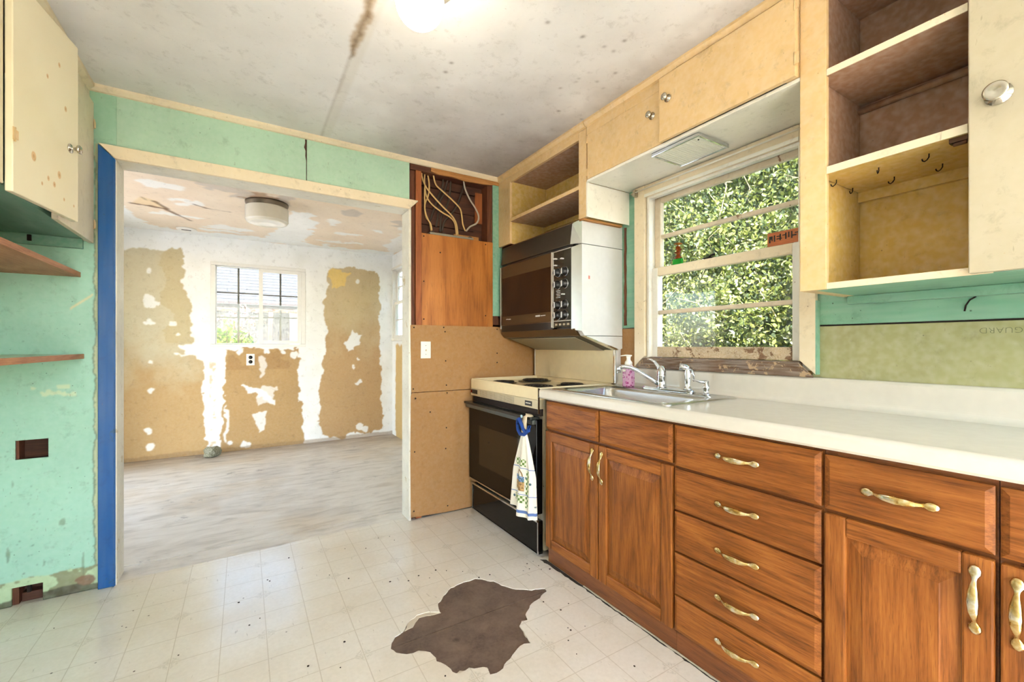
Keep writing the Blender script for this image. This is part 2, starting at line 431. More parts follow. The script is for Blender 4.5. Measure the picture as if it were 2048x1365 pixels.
def _plyfloor():
    t = T('dirty_plywood_floor'); v = t.pos()
    g = t.noise(t.map(v, (0.30, 1, 1)), 14, 6, 0.62, 0.6); b = t.noise(v, 1.7, 6, 0.62); f = t.noise(t.map(v, (0.1, 1, 1)), 160, 3)
    c = t.ramp(g, [(0.25, S(178, 168, 152)), (0.47, S(212, 203, 188)), (0.75, S(226, 219, 206))])
    c = t.mix(t.thr(b, 0.5, 0.72, 0, 0.45), c, S(158, 148, 136))
    c = t.mix(t.thr(t.noise(v, 0.9, 5), 0.50, 0.66, 0, 0.40), c, S(206, 176, 128))
    c = t.mix(t.math('MULTIPLY', t.thr(t.noise(v, 3.3, 8, 0.7), 0.62, 0.68), 0.55), c, S(92, 80, 68))
    c = t.mix(t.thr(t.noise(v, 6.5, 8, 0.75), 0.70, 0.73, 0, 0.8), c, S(232, 226, 212))
    y = t.xyz(v)[1]
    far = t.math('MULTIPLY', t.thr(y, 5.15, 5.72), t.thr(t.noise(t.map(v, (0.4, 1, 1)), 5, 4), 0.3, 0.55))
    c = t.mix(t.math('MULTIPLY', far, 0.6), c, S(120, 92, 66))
    return t.out(c, 0.6, normal=t.bump(t.math('ADD', g, f), 0.2, 0.004))
M['plyfloor'] = _plyfloor()

# ------------------------------------------------------------------ floors
PATCH = [(0.484, 1.685), (0.497, 1.715), (0.523, 1.742), (0.562, 1.762), (0.594, 1.802), (0.645, 1.834), (0.676, 1.834), (0.711, 1.817), (0.74, 1.804), (0.745, 1.849), (0.786, 1.896), (0.856, 1.952), (0.928, 1.966), (0.997, 1.966), (1.062, 1.895), (1.086, 1.827), (1.12, 1.777), (1.182, 1.733), (1.243, 1.707), (1.239, 1.687), (1.174, 1.656), (1.118, 1.639), (1.077, 1.605), (1.048, 1.585), (1.037, 1.555), (1.008, 1.555), (0.988, 1.533), (0.975, 1.474), (0.968, 1.424), (0.94, 1.434), (0.904, 1.426), (0.853, 1.393), (0.816, 1.376), (0.788, 1.357), (0.753, 1.364), (0.76, 1.398), (0.698, 1.43), (0.681, 1.424), (0.661, 1.427), (0.645, 1.431), (0.639, 1.479), (0.615, 1.527), (0.615, 1.561), (0.598, 1.6), (0.576, 1.614), (0.529, 1.618), (0.499, 1.647)]
rnd = random.Random(7)
def ragged(poly, k, amp, closed=True):
    out = []; n = len(poly)
    for i in range(n if closed else n - 1):
        a = poly[i]; b = poly[(i + 1) % n]; d = math.hypot(b[0] - a[0], b[1] - a[1]); m = max(1, int(d / k))
        for j in range(m):
            t = j / m; out.append((a[0] + (b[0] - a[0]) * t + rnd.uniform(-amp, amp), a[1] + (b[1] - a[1]) * t + rnd.uniform(-amp, amp)))
    if not closed: out.append(poly[-1])
    return out
def holed(mb, outer, holes, z0, z1):
    """flat sheet with ragged holes, given real thickness"""
    loops = [outer] + holes; allp = [p for l in loops for p in l]; n = len(allp)
    tris = tessellate_polygon([[Vector((p[0], p[1], 0)) for p in l] for l in loops])
    fs = [tuple(t) for t in tris] + [tuple(i + n for i in reversed(t)) for t in tris]
    o = 0
    for l in loops:
        k = len(l)
        for i in range(k): fs.append((o + i, o + (i + 1) % k, n + o + (i + 1) % k, n + o + i))
        o += k
    mb.add([(p[0], p[1], z1) for p in allp] + [(p[0], p[1], z0) for p in allp], fs)
    return mb
floor = setting('floor', (0.4, 1.0, 0), 'cream vinyl sheet printed with small squares, torn open near the range', 'floor')
edge = ragged([(0.945, 2.905), (0.6, 2.915), (0.25, 2.90), (0.17, 2.888), (-0.1, 2.885), (-0.535, 2.872)], 0.025, 0.003, False)
outer = [(-1.0, -2.2), (1.43, -2.2), (1.43, 1.93), (W_, 1.93), (W_, 2.845), (0.945, 2.845)] + edge + [(-0.535, 2.846), (-1.0, 2.846)]
hole = ragged(PATCH, 0.016, 0.0035)
holed(MB(), outer, [hole], -0.004, 0.0).build('vinyl_sheet', M['vinyl'], floor)
sb = MB().box(-1.0, W_, -2.2, 1.690, -0.03, -0.005)
sb.build('subfloor_board', M['sub'], floor)
MB().box(-1.0, W_, 1.6935, 2.99, -0.03, -0.005).build('subfloor_board', M['sub'], floor)
M['backing'] = plain('torn_vinyl_backing', S(206, 190, 164), 0.85)
for pl in ([(0.567, 1.763), (0.601, 1.807), (0.652, 1.839), (0.714, 1.825), (0.74, 1.799), (0.644, 1.816), (0.601, 1.764)],
           [(0.645, 1.431), (0.667, 1.442), (0.693, 1.429), (0.761, 1.397), (0.751, 1.365), (0.705, 1.372)],
           [(1.015, 1.565), (1.039, 1.554), (0.985, 1.444), (0.97, 1.462), (0.992, 1.539)]):
    MB().prism(ragged(pl, 0.014, 0.003), -0.005, -0.0028, 'z').build('torn_backing', M['backing'], floor)
floor2 = setting('floor_backroom', (0.2, 4.3, 0), 'bare dirty plywood floor of the room beyond the doorway', 'floor')
for y0, y1 in ((2.85, 3.048), (3.055, 4.370), (4.376, FARY)):
    MB().box(-1.3, FARX, y0, y1, -0.004 if y0 < 2.9 else -0.02, -0.001 if y0 < 2.9 else 0.0).build('plywood_sheet', M['plyfloor'], floor2)
# grime and old caulk along the kick boards
rnd = random.Random(12)
gr = ragged([(1.4125, -0.2), (1.4125, 1.93)], 0.03, 0.0, False) + ragged([(1.385, 1.95), (1.392, 1.80), (1.402, 1.60), (1.404, 0.9), (1.400, -0.2)], 0.02, 0.004, False)
MB().prism(gr, 0.0003, 0.0014, 'z').build('floor_grime', plain('black_floor_grime', S(52, 44, 36), 0.8), floor)
cl = ragged([(1.4135, -0.2), (1.4135, 1.62)], 0.03, 0.0, False) + ragged([(1.407, 1.62), (1.408, 0.9), (1.404, -0.2)], 0.02, 0.0025, False)
MB().prism(cl, 0.0016, 0.006, 'z').build('old_caulk', plain('cracked_caulk', S(196, 186, 160), 0.8), floor)
# a few crumbs and paint flakes
deb = MB(); rnd = random.Random(3)
spots = [(0.62, 2.16), (0.70, 2.12), (0.80, 2.09), (0.76, 2.14), (0.90, 2.11), (0.97, 2.06), (1.20, 1.53), (1.26, 1.55), (1.08, 1.28), (1.15, 1.40), (1.22, 1.12), (0.20, 1.75), (0.30, 1.68), (-0.02, 2.35), (0.1, 2.5), (0.45, 2.3), (1.17, 1.62), (1.30, 1.95), (1.34, 1.90), (1.37, 1.84), (1.33, 1.86)]
spots += [(rnd.uniform(-0.7, 1.35), rnd.uniform(1.2, 2.8)) for _ in range(26)]
for x, y in spots:
    if inpoly(np.array([x]), np.array([y]), PATCH)[0]: continue
    r = rnd.uniform(0.002, 0.0055); a = rnd.random() * 6
    deb.prism([(x + r * (0.7 + 0.5 * rnd.random()) * math.cos(a + k * 1.05), y + r * math.sin(a + k * 1.05)) for k in range(6)], 0.0002, 0.0016, 'z')
deb.build('floor_debris', plain('dark_crumbs', S(58, 44, 34), 0.9), label='scattered dark crumbs and flakes lying on the vinyl floor', cat='debris', kind='stuff')

# ------------------------------------------------------------------ kitchen ceiling
def ceil_col(x, y):
    C = np.tile(np.array(S(240, 238, 236)), x.shape + (1,))
    wx = x + (fbm(x, y, 11, 26) - 0.5) * 0.03; wy = y + (fbm(x, y, 12, 26) - 0.5) * 0.03
    lay(C, np.clip((fbm(x, y, 3, 1.3) - 0.4) * 2.2, 0, 1), S(220, 214, 206), 0.6)
    lay(C, (np.abs(x - 0.395 - (fbm(x, y, 5, 6) - 0.5) * 0.012) < 0.0045) & (y > 1.2), S(150, 136, 116), 0.55)
    lay(C, (np.abs(x - 0.42) < 0.020), S(228, 223, 215), 0.6)
    w = 0.010 + 0.022 * fbm(x, y, 21, 14)
    lay(C, (np.abs(wx - 0.397) < w * np.clip((2.02 - y) * 6, 0, 1)) & (y < 2.0), S(178, 150, 112), 0.8)
    lay(C, (np.abs(wx - 0.397) < 0.004) & (y < 2.0), S(116, 92, 66), 0.9)
    for dx, dy in [(1.231, 1.202), (1.339, 1.284), (1.175, 1.356), (1.198, 1.409), (1.353, 1.52), (1.352, 1.605), (1.434, 1.549), (1.46, 1.458), (1.499, 1.574), (1.291, 1.352), (1.347, 1.353), (1.317, 1.683), (1.439, 1.853), (1.599, 1.852), (1.345, 1.578), (1.006, 1.367), (0.258, 1.85), (0.789, 1.79), (0.79, 1.863), (0.806, 1.993), (1.198, 2.042)]:
        r = 0.004 + 0.004 * ((dx * 91) % 1)
        lay(C, np.exp(-((x - dx) ** 2 + (y - dy) ** 2) / (r * r)) > 0.36, S(96, 72, 56), 0.85)
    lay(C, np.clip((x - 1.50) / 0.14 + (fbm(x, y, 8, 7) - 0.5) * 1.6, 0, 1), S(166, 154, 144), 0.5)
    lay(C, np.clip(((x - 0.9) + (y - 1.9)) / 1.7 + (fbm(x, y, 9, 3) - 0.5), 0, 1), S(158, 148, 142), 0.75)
    return C
ceiling = setting('ceiling', (0.4, 1, CEIL), 'off-white kitchen ceiling with a brown water stain and rust spots', 'ceiling')
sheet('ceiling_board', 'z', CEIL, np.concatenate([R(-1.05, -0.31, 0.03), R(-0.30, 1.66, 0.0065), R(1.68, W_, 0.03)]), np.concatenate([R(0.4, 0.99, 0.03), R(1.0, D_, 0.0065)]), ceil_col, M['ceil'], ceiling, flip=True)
MB().box(-1.15, 2.14, -2.35, 0.4, CEIL, CEIL + 0.02).build('ceiling_board', paint('ceiling_paint_plain', S(240, 238, 236), 0.7), ceiling)
MB().box(-1.15, 2.14, -2.35, 3.0, CEIL + 0.02, CEIL + 0.2).build('roof_slab', M['ext'], ceiling)

# ------------------------------------------------------------------ wall between kitchen and back room
wall = setting('wall_back', (0.4, D_ + 0.06, 0), 'green painted wall around the wide doorway, stripped open above the range side', 'wall')
H1 = (-0.881, -0.774, 0.66, 0.747); H2 = (-0.892, -0.792, 0.0, 0.082)
def green_col(x, z):
    C = np.tile(np.array(GREEN), x.shape + (1,))
    n = fbm(x, z, 31, 9, 5); n2 = fbm(x, z, 32, 40, 3)
    lay(C, np.clip((z - 1.6) / 0.8, 0, 1), S(150, 192, 146), 0.45)  # warm lamp tint painted in, stronger toward the top of the wall
    lay(C, np.clip((fbm(x, z, 33, 4) - 0.45) * 4, 0, 1), S(164, 208, 182), 0.5)
    edge = -0.612 + (fbm(x, z, 34, 22) - 0.5) * 0.022
    lay(C, (x > edge) & (z < 2.16), S(206, 200, 150), 0.75)
    lay(C, (x > edge - 0.006) & (x < edge) & (z < 2.1), S(110, 110, 74), 0.7)
    top = 0.115 + (fbm(x, z, 35, 16) - 0.5) * 0.03
    lay(C, z < top, S(190, 208, 160), 0.85)
    lay(C, (z < top) & (n > 0.62), S(120, 108, 72), 0.7)
    lay(C, (z < 0.02 + n * 0.03), S(70, 62, 44), 0.85)
    lay(C, (((x + 0.665) / 0.04) ** 2 + ((z - 0.055) / 0.03) ** 2 + (n - 0.5) * 3 < 1), S(132, 100, 76), 0.95)
    k = np.clip((1.5 - z) / 1.3, 0, 1)
    lay(C, (fbm(x, z * 1.3, 32, 110, 2) > 0.93 - 0.09 * k) & (fbm(x, z, 36, 6) > 0.45), S(70, 80, 54), 0.75)
    lay(C, (vnoise(x, z * 0.16, 37, 60) > 0.9) & (fbm(x, z, 38, 5) > 0.56) & (z < 1.1), S(104, 120, 84), 0.55)
    lay(C, (np.abs(z - 0.955 - (fbm(x, z, 39, 30) - 0.5) * 0.05) < 0.008) & (x > -0.80) & (x < -0.68), S(214, 226, 186), 0.8)
    lay(C, (np.abs(z - 0.985) < 0.006 + n * 0.006) & (x > -0.83) & (x < -0.70) & (n2 > 0.45), S(214, 226, 186), 0.8)
    lay(C, (np.abs((z - 1.37) - (x + 0.66) * 0.9 - 0.02) < 0.006) & (x > -0.70) & (x < -0.62), S(222, 214, 168), 0.9)
    return C
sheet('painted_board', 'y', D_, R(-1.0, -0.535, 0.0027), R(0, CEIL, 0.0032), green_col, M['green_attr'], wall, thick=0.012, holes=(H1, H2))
MB().box(-1.0, -0.56, 2.925, 2.95, 0, CEIL).build('cavity_lining', M['lath'], wall)
MB().box(-0.60, -0.56, 2.864, 2.923, 0, CEIL).build('stud', M['stud'], wall)
MB().box(-0.905, -0.872, 2.864, 2.923, 0, CEIL).build('stud', M['stud'], wall)
MB().box(-0.868, -0.765, 2.880, 2.923, 0.0, 0.04).build('bottom_plate', M['stud_h'], wall)
MB().box(-0.850, -0.838, 2.872, 2.886, 0.04, 0.62).build('conduit', M['dark'], wall)
MB().box(-0.868, -0.765, 2.868, 2.923, 0.628, 0.652).build('block', M['stud_h'], wall)
# board over the door head, two pieces with a chipped joint
hb = MB(); pts = [(-0.535, 2.15), (0.3155, 2.15), (0.3155, 2.28), (0.311, 2.31), (0.3125, 2.34), (0.304, 2.36), (0.3105, 2.39), (0.309, 2.415), (-0.535, 2.415)]
hb.prism(pts, D_, D_ + 0.012, 'y').build('painted_board', M['green'], wall)
MB().box(0.320, 0.948, D_, D_ + 0.012, 2.15, 2.415).build('painted_board', M['green'], wall)
MB().box(-0.53, 0.948, D_ + 0.0125, 2.957, 2.12, CEIL).build('header', M['stud_h'], wall)
# stripped bay beside the doorway
MB().box(0.957, 0.992, D_ + 0.022, 2.957, 0.0, 2.372).build('stud', M['stud'], wall)
MB().box(0.9935, 1.034, D_ + 0.004, 2.945, 0.0, 2.372).build('stud', M['stud_orange'], wall)
MB().box(1.545, 1.588, D_ + 0.004, 2.945, 0.0, 2.372).build('stud', M['stud'], wall)
MB().box(0.957, 1.70, D_ + 0.008, 2.957, 2.374, 2.425).build('top_plate', M['stud_h'], wall)
MB().box(0.958, W_ - 0.001, 2.946, 2.9565, 0.0, 2.372).build('cavity_lining', M['lath'], wall)
z = 1.90; k = 0
while z < 2.36:
    h = (0.135, 0.12, 0.15)[k % 3]; x1 = (1.52, 1.47, 1.50)[k % 3]
    MB().box(1.04, x1, 2.932 - 0.006 * (k % 2), 2.945, z, min(z + h - 0.008, 2.36)).build('cavity_board', M['lath'], wall); z += h; k += 1
MB().box(1.48, 1.54, 2.925, 2.945, 2.10, 2.33).build('cavity_board', M['stud_orange'], wall)
MB().box(1.30, 1.50, 2.905, 2.92, 1.93, 1.99).build('block', M['raw_h'], wall)
br = [(1.10, 2.408), (1.10, 2.383), (1.16, 2.372), (1.26, 2.376), (1.36, 2.366), (1.50, 2.372), (1.60, 2.384), (1.655, 2.386), (1.655, 2.412)]
MB().prism(br, D_ - 0.006, D_ + 0.006, 'y').build('broken_board', M['raw_h'], wall)
MB().box(1.590, 1.672, D_, D_ + 0.012, 1.40, 2.385).build('painted_board', M['green_deep'], wall)
MB().prism([(1.590, 1.335), (1.660, 1.335), (1.660, 1.38), (1.635, 1.385), (1.625, 1.43), (1.61, 1.398), (1.590, 1.398)], D_ + 0.002, D_ + 0.010, 'y').build('broken_board', M['stud'], wall)
MB().box(1.0345, 1.5445, D_ + 0.002, D_ + 0.014, 1.31, 1.950).build('plywood_panel', M['ply'], wall)
MB().box(1.5445, 1.588, D_ - 0.003, D_ + 0.0035, 1.31, 1.950).build('plywood_panel', M['ply'], wall)
nail = MB().lathe([(0.005, 0), (0.005, -0.002), (0.002, -0.003)], (0, 0, 0), 'y', 8).mesh('nail')[0]; nail.materials.append(M['dark'])
def nails(pts, y, parent):
    for x, z in pts: link('nail_head', nail, (x, y, z), parent)
nails([(1.05, 1.93), (1.05, 1.62), (1.05, 1.36), (1.53, 1.93), (1.53, 1.40), (1.17, 1.83)], D_ + 0.001, wall)
gb = [(0.957, 0.862), (0.950, 1.313), (0.957, 1.318), (W_ - 0.001, 1.318), (W_ - 0.001, 0.862)]
MB().prism(gb, D_ - 0.013, D_ - 0.001, 'y').build('gypsum_board', M['gyp'], wall)
gl = [(0.953, 0.02), (0.950, 0.4), (0.953, 0.84), (0.962, 0.858), (W_ - 0.001, 0.858), (W_ - 0.001, 0.005), (1.2, 0.008)]
MB().prism(gl, D_ - 0.013, D_ - 0.001, 'y').build('gypsum_board', M['gyp'], wall)
nails([(0.975, 1.30), (1.19, 1.305), (1.20, 1.275), (1.62, 1.30), (1.205, 1.07), (1.62, 1.05), (0.97, 0.885), (1.21, 0.90), (0.985, 0.82), (1.215, 0.845), (0.98, 0.46), (1.21, 0.60), (1.205, 0.455), (0.975, 0.06), (1.22, 0.05), (1.09, 0.72), (1.62, 1.12)], D_ - 0.0135, wall)
# back-room face of this wall
MB().box(-1.3, -0.557, 2.957, 2.97, 0, FARZ).build('plaster_face', M['jamb'], wall)
MB().box(0.957, FARX, 2.957, 2.97, 0, FARZ).build('plaster_face', M['jamb'], wall)
MB().box(-0.557, 0.957, 2.957, 2.97, 2.115, FARZ).build('plaster_face', M['jamb'], wall)

# door lining and casings
d1 = setting('door_1', (0.2, D_ + 0.06, 0), 'wide doorway lining with worn white painted jambs', 'doorway')
MB().box(-0.555, -0.532, 2.834, 2.985, 0.0, 2.092).build('jamb', M['jamb'], d1, 0.003)
MB().box(0.940, 0.9565, 2.838, 2.985, 0.0, 2.092).build('jamb', M['jamb'], d1, 0.003)
MB().box(-0.555, 0.9565, 2.838, 2.985, 2.0925, 2.112).build('head_jamb', M['jamb'], d1, 0.003)
tr = setting('trim_1', (-0.57, D_, 0), 'bright blue painted side casing of the doorway', 'door casing')
MB().prism([(-0.600, 0.0), (-0.536, 0.0), (-0.536, 2.090), (-0.600, 2.154)], 2.828, 2.849, 'y').build('casing', M['blue'], tr, 0.003)
MB().box(-0.544, -0.5405, 2.8235, 2.8278, 0.0, 2.085).build('bead', M['blue'], tr)
tr = setting('trim_2', (0.2, D_, 2.09), 'cream painted head casing over the doorway with mitred ends', 'door casing')
MB().prism([(-0.599, 2.157), (-0.535, 2.093), (0.942, 2.093), (1.000, 2.150), (1.000, 2.157)], 2.824, 2.849, 'y').build('casing', M['cream'], tr, 0.003)
tr = setting('trim_3', (0.4, D_, CEIL), 'cream crown strip where the back wall meets the ceiling', 'crown trim')
MB().prism([(D_, 2.409), (D_, CEIL), (D_ - 0.026, CEIL), (D_ - 0.026, 2.426), (D_ - 0.012, 2.412)], -0.635, 1.655, 'x').build('crown_strip', M['cream'], tr)

# ------------------------------------------------------------------ back room
TAN = np.array(S(188, 156, 106)); MUD = np.array(S(244, 244, 240))
TA = [(-1.30, 2.142), (-0.55, 2.193), (-0.525, 2.089), (-0.55, 1.875), (-0.512, 1.665), (-0.465, 1.549), (-0.478, 1.185), (-0.525, 1.106), (-0.525, 1.09), (-0.368, 1.066), (-0.377, 0.699), (-0.355, 0.264), (-0.351, -0.2), (-1.30, -0.2)]
TB = [(-0.188, 1.13), (0.554, 1.144), (0.559, 0.648), (0.608, 0.225), (0.608, -0.2), (-0.243, -0.2), (-0.193, 0.578)]
TC = [(0.905, 2.132), (1.081, 2.161), (1.465, 2.132), (1.517, 2.039), (1.517, 1.252), (1.536, 0.924), (1.549, 0.082), (1.517, 0.059), (1.141, 0.06), (1.081, -0.009), (0.802, 0.084), (0.78, 0.575), (0.859, 1.186), (0.848, 1.74)]
def far_col(x, z):
    C = np.tile(MUD, x.shape + (1,))
    wx = x + (fbm(x, z, 41, 13, 3) - 0.5) * 0.09; wz = z + (fbm(x, z, 42, 13, 3) - 0.5) * 0.09
    f = fbm(x, z, 43, 5); g = fbm(x, z, 44, 30)
    lay(C, np.clip((f - 0.4) * 3, 0, 1), S(234, 234, 226), 0.7)
    a = inpoly(wx, wz, TA); b = inpoly(wx, wz, TB); c = inpoly(wx, wz, TC)
    lay(C, a | b | c, TAN)
    lay(C, b, S(176, 140, 90), 0.6); lay(C, c, S(188, 152, 106), 0.6)
    thin = np.clip((z - 0.75) / 0.55 + (f - 0.5) * 1.2, 0, 1)          # thin skim over the upper left board
    lay(C, a * thin, S(206, 200, 172), 0.85)
    lay(C, (a & (x > -0.68 + (f - 0.5) * 0.3) & (z > 1.2)), S(192, 174, 128), 0.6)
    lay(C, c * np.clip((z - 1.0) / 0.7 + (f - 0.5), 0, 1), S(208, 192, 154), 0.7)
    lay(C, inpoly(wx, wz, [(0.9, 2.14), (1.153, 2.105), (1.081, 1.941), (0.91, 1.868)]), S(236, 204, 120), 0.85)
    lay(C, (a | b | c) * np.clip((g - 0.55) * 5, 0, 1), S(176, 138, 84), 0.12)
    lay(C, b & (z > 0.9) & (f > 0.5), S(160, 120, 72), 0.5)
    for sx, sz, r in [(-0.826, 1.93, .03), (-0.83, 1.63, .055), (-0.80, 1.60, .04), (-0.83, 1.432, .03), (-0.814, 0.995, .022), (-0.81, 0.701, .034), (-0.826, 0.286, .036), (-0.834, 0.133, .04), (0.01, 0.06, .045), (1.251, 0.995, .022), (1.178, 0.89, .020), (1.24, 0.70, .026), (1.233, 1.984, .034), (1.251, 0.144, .055), (1.33, .12, .04), (-0.05, 1.10, .03), (0.22, 1.11, .03), (0.38, 1.11, .03), (0.5, 1.08, .05), (-0.60, 1.28, .02), (-0.63, 1.42, .03), (-.12, .09, .03)]:
        lay(C, ((wx - sx) ** 2 + (wz - sz) ** 2) < r * r, MUD, 0.9)
    lay(C, ((wx + 0.826) ** 2 + ((wz - 1.61) * 1.2) ** 2) < 0.05 ** 2, S(240, 240, 234))
    for pl, k in (([(-0.038, 0.72), (0.10, 0.70), (0.317, 0.55), (0.30, 0.50), (0.10, 0.62), (-0.038, 0.70)], 0.9), ([(0.12, 0.62), (0.16, 0.73), (0.32, 0.70), (0.30, 0.60), (0.24, 0.52), (0.13, 0.50)], 0.6), ([(0.07, 0.40), (0.22, 0.42), (0.20, 0.20), (0.15, 0.16)], 0.75),
                  ([(1.05, 1.20), (1.172, 1.38), (1.276, 1.327), (1.264, 1.186), (1.10, 1.12)], 0.95), ([(-0.62, 1.075), (-0.42, 1.082), (-0.42, 1.066), (-0.62, 1.06)], 0.9), ([(-0.17, 0.5), (-0.13, 0.45), (-0.16, 0.10), (-0.19, 0.10)], 0.8), ([(0.14, 1.05), (0.22, 1.03), (0.19, 0.80), (0.16, 0.80)], 0.6), ([(-0.56, 1.19), (-0.45, 1.22), (-0.33, 1.15), (-0.35, 1.0), (-0.53, 1.08)], 0.95)):
        lay(C, inpoly(wx, wz, pl), MUD, k)
    lay(C, (np.abs(x + 0.29) < 0.03) & (z < 1.0) & (g > 0.60), S(206, 180, 130), 0.7)
    lay(C, (z < 0.03 + 0.03 * f), S(150, 120, 82), 0.6)
    return C
wf = setting('wall_far', (0.2, FARY + 0.06, 0), 'far wall of bare tan drywall smeared with white filler', 'wall')
FW = (-0.311, 0.630, 1.160, 2.098)
sheet('drywall', 'y', FARY, np.concatenate([R(-1.3, -1.06, 0.03), R(-1.05, FARX, 0.006)]), R(0, FARZ, 0.006), far_col, M['filler'], wf, holes=(FW,))
for a in ((-1.42, FW[0], 0, FARZ), (FW[1], 1.7395, 0, FARZ), (FW[0], FW[1], 0, FW[2]), (FW[0], FW[1], FW[3], FARZ)):
    MB().box(a[0], a[1], FARY + 0.001, FARY + 0.12, a[2] - (0.3 if a[2] == 0 else 0), a[3]).build('wall_core', M['jamb'], wf)
wr = setting('wall_far_right', (FARX + 0.06, 4.4, 0), 'right wall of the back room, half filled drywall', 'wall')
RW = (4.78, 5.70, 1.235, 2.19)
def fr_col(y, z):
    C = np.tile(MUD, y.shape + (1,)); wy = y + (fbm(y, z, 51, 14, 5) - 0.5) * 0.10
    lay(C, (wy < 5.60) & (wy > 5.0) & (z < 1.2 + (fbm(y, z, 52, 9) - .5) * 0.1), S(210, 178, 116)); return C
sheet('drywall', 'x', FARX, R(2.97, FARY, 0.012), R(0, FARZ, 0.012), fr_col, M['filler'], wr, holes=(RW,), flip=True)
for a in ((2.97, RW[0], 0, FARZ), (RW[1], FARY, 0, FARZ), (RW[0], RW[1], 0, RW[2]), (RW[0], RW[1], RW[3], FARZ)):
    MB().box(FARX + 0.001, FARX + 0.06, a[0], a[1], a[2], a[3]).build('wall_core', M['jamb'], wr)
wl = setting('wall_far_left', (-1.36, 4.4, 0), 'left wall of the back room with a wide added opening for daylight', 'wall')  # unseen opening, added so skylight brightens the back room
for a in ((2.97, 3.45, 0, FARZ), (5.15, FARY, 0, FARZ), (3.45, 5.15, 2.12, FARZ)): MB().box(-1.42, -1.3, a[0], a[1], a[2], a[3]).build('wall_core', M['jamb'], wl)
MB().box(-4.2, -1.42, -0.5, 6.0, 2.30, 2.36).build('sun_blocker', M['ext'], wl)  # unseen slab added to keep direct sun out of that opening
def fceil_col(x, y):
    C = np.tile(np.array(S(238, 218, 192)), x.shape + (1,))
    wx = x + (fbm(x, y, 61, 7, 5) - 0.5) * 0.22; wy = y + (fbm(x, y, 62, 7, 5) - 0.5) * 0.3; f = fbm(x, y, 63, 3.2, 5)
    lay(C, np.clip((f - 0.42) * 3, 0, 1), S(232, 206, 176), 0.6)
    W = S(245, 244, 238)
    lay(C, inpoly(wx, wy, [(-1.3, 4.7), (-0.9, 4.95), (-0.84, 5.37), (-0.70, 5.55), (1.7, 5.55), (1.7, 5.8), (-1.3, 5.8)]), W, 0.95)
    lay(C, inpoly(wx, wy, [(0.40, 4.30), (0.58, 4.33), (0.62, 5.13), (0.58, 5.6), (0.15, 5.6), (0.27, 5.2)]), W, 0.9)
    lay(C, inpoly(wx, wy, [(1.25, 2.9), (1.7, 2.9), (1.7, 5.8), (1.45, 5.3)]), W, 0.7)
    for cx, cy, ax, ay, al in [(-0.54, 4.13, .13, .10, .2), (-0.42, 4.50, .12, .06, 0), (-0.50, 5.0, .2, .07, .1), (-0.1, 5.25, .22, .06, 0), (0.75, 4.5, .07, .1, 0), (0.95, 4.9, .12, .08, 0), (1.0, 5.3, .25, .05, 0), (1.2, 4.6, .09, .06, 0), (-0.2, 5.40, .2, .05, 0)]:
        lay(C, ((wx - cx) / ax) ** 2 + ((wy - cy) / ay) ** 2 < 1, W, 0.75)
    for cx, cy, ax, ay in [(-0.15, 3.9, .16, .10), (0.02, 4.05, .10, .12), (0.28, 4.0, .05, .2), (0.80, 4.1, .08, .09), (1.3, 4.2, .10, .06)]:
        lay(C, ((wx - cx) / ax) ** 2 + ((wy - cy) / ay) ** 2 < 1, S(196, 184, 170), 0.7)
    lay(C, ((wx - 0.12) / .12) ** 2 + ((wy - 4.08) / .16) ** 2 < 1, S(168, 124, 76), 0.7)
    lay(C, inpoly(x, y, [(-0.80, 4.76), (-0.70, 4.5), (-0.61, 4.58), (-0.58, 4.8)]), S(232, 204, 158), 0.9)
    def seg(p, q, w, col, k=1.0):
        dx, dy = q[0] - p[0], q[1] - p[1]; t = np.clip(((x - p[0]) * dx + (y - p[1]) * dy) / (dx * dx + dy * dy), 0, 1)
        lay(C, np.hypot(x - p[0] - t * dx, y - p[1] - t * dy) < w * (0.4 + fbm(x, y, 66, 20)), col, k)
    br = S(120, 84, 50)
    for p, q, w in (((-0.80, 4.76), (-0.68, 4.775), .022), ((-0.68, 4.775), (-0.586, 4.81), .03), ((-0.586, 4.81), (-0.516, 4.97), .022), ((-0.516, 4.97), (-0.43, 5.142), .012), ((-0.70, 4.52), (-0.68, 4.60), .006), ((-0.63, 4.6), (-0.57, 4.80), .02), ((-0.36, 4.52), (-0.28, 4.60), .014), ((-0.28, 4.6), (-0.10, 4.62), .006)):
        seg(p, q, w, br, 0.85)
    return C
c2 = setting('ceiling_backroom', (0.2, 4.4, FARZ), 'patchy pink and white ceiling of the back room with a brown crack', 'ceiling')
sheet('ceiling_board', 'z', FARZ, R(-1.3, FARX, 0.009), R(2.97, FARY, 0.009), fceil_col, M['filler'], c2, flip=True)
MB().box(-1.45, 1.85, 2.96, FARY + 0.15, FARZ + 0.02, FARZ + 0.25).build('roof_slab', M['ext'], c2)

# ------------------------------------------------------------------ remaining kitchen walls
wR = setting('wall_right', (W_ + 0.06, 0.4, 0), 'right kitchen wall, deep green board above yellow-green board', 'wall')
KW = (0.868, 1.735, 1.075, 2.060)
for a in ((-2.32, KW[0], 0, CEIL), (KW[1], 2.97, 0, CEIL), (KW[0], KW[1], 0, KW[2]), (KW[0], KW[1], KW[3], CEIL)):
    MB().box(W_ + 0.0125, W_ + 0.12, a[0], a[1], a[2], a[3]).build('wall_core', M['ext'], wR)
MB().box(W_, W_ + 0.012, -0.9, 0.866, 1.262, 2.44).build('painted_board', M['green_deep'], wR, 0.002)
MB().box(W_ + 0.001, W_ + 0.012, -0.9, 0.866, 0.0, 1.256).build('gypsum_board', M['gypsum_green'], wR, 0.002)
MB().box(W_, W_ + 0.012, 1.737, 2.849, 1.285, 2.44).build('painted_board', M['green_deep'], wR, 0.002)
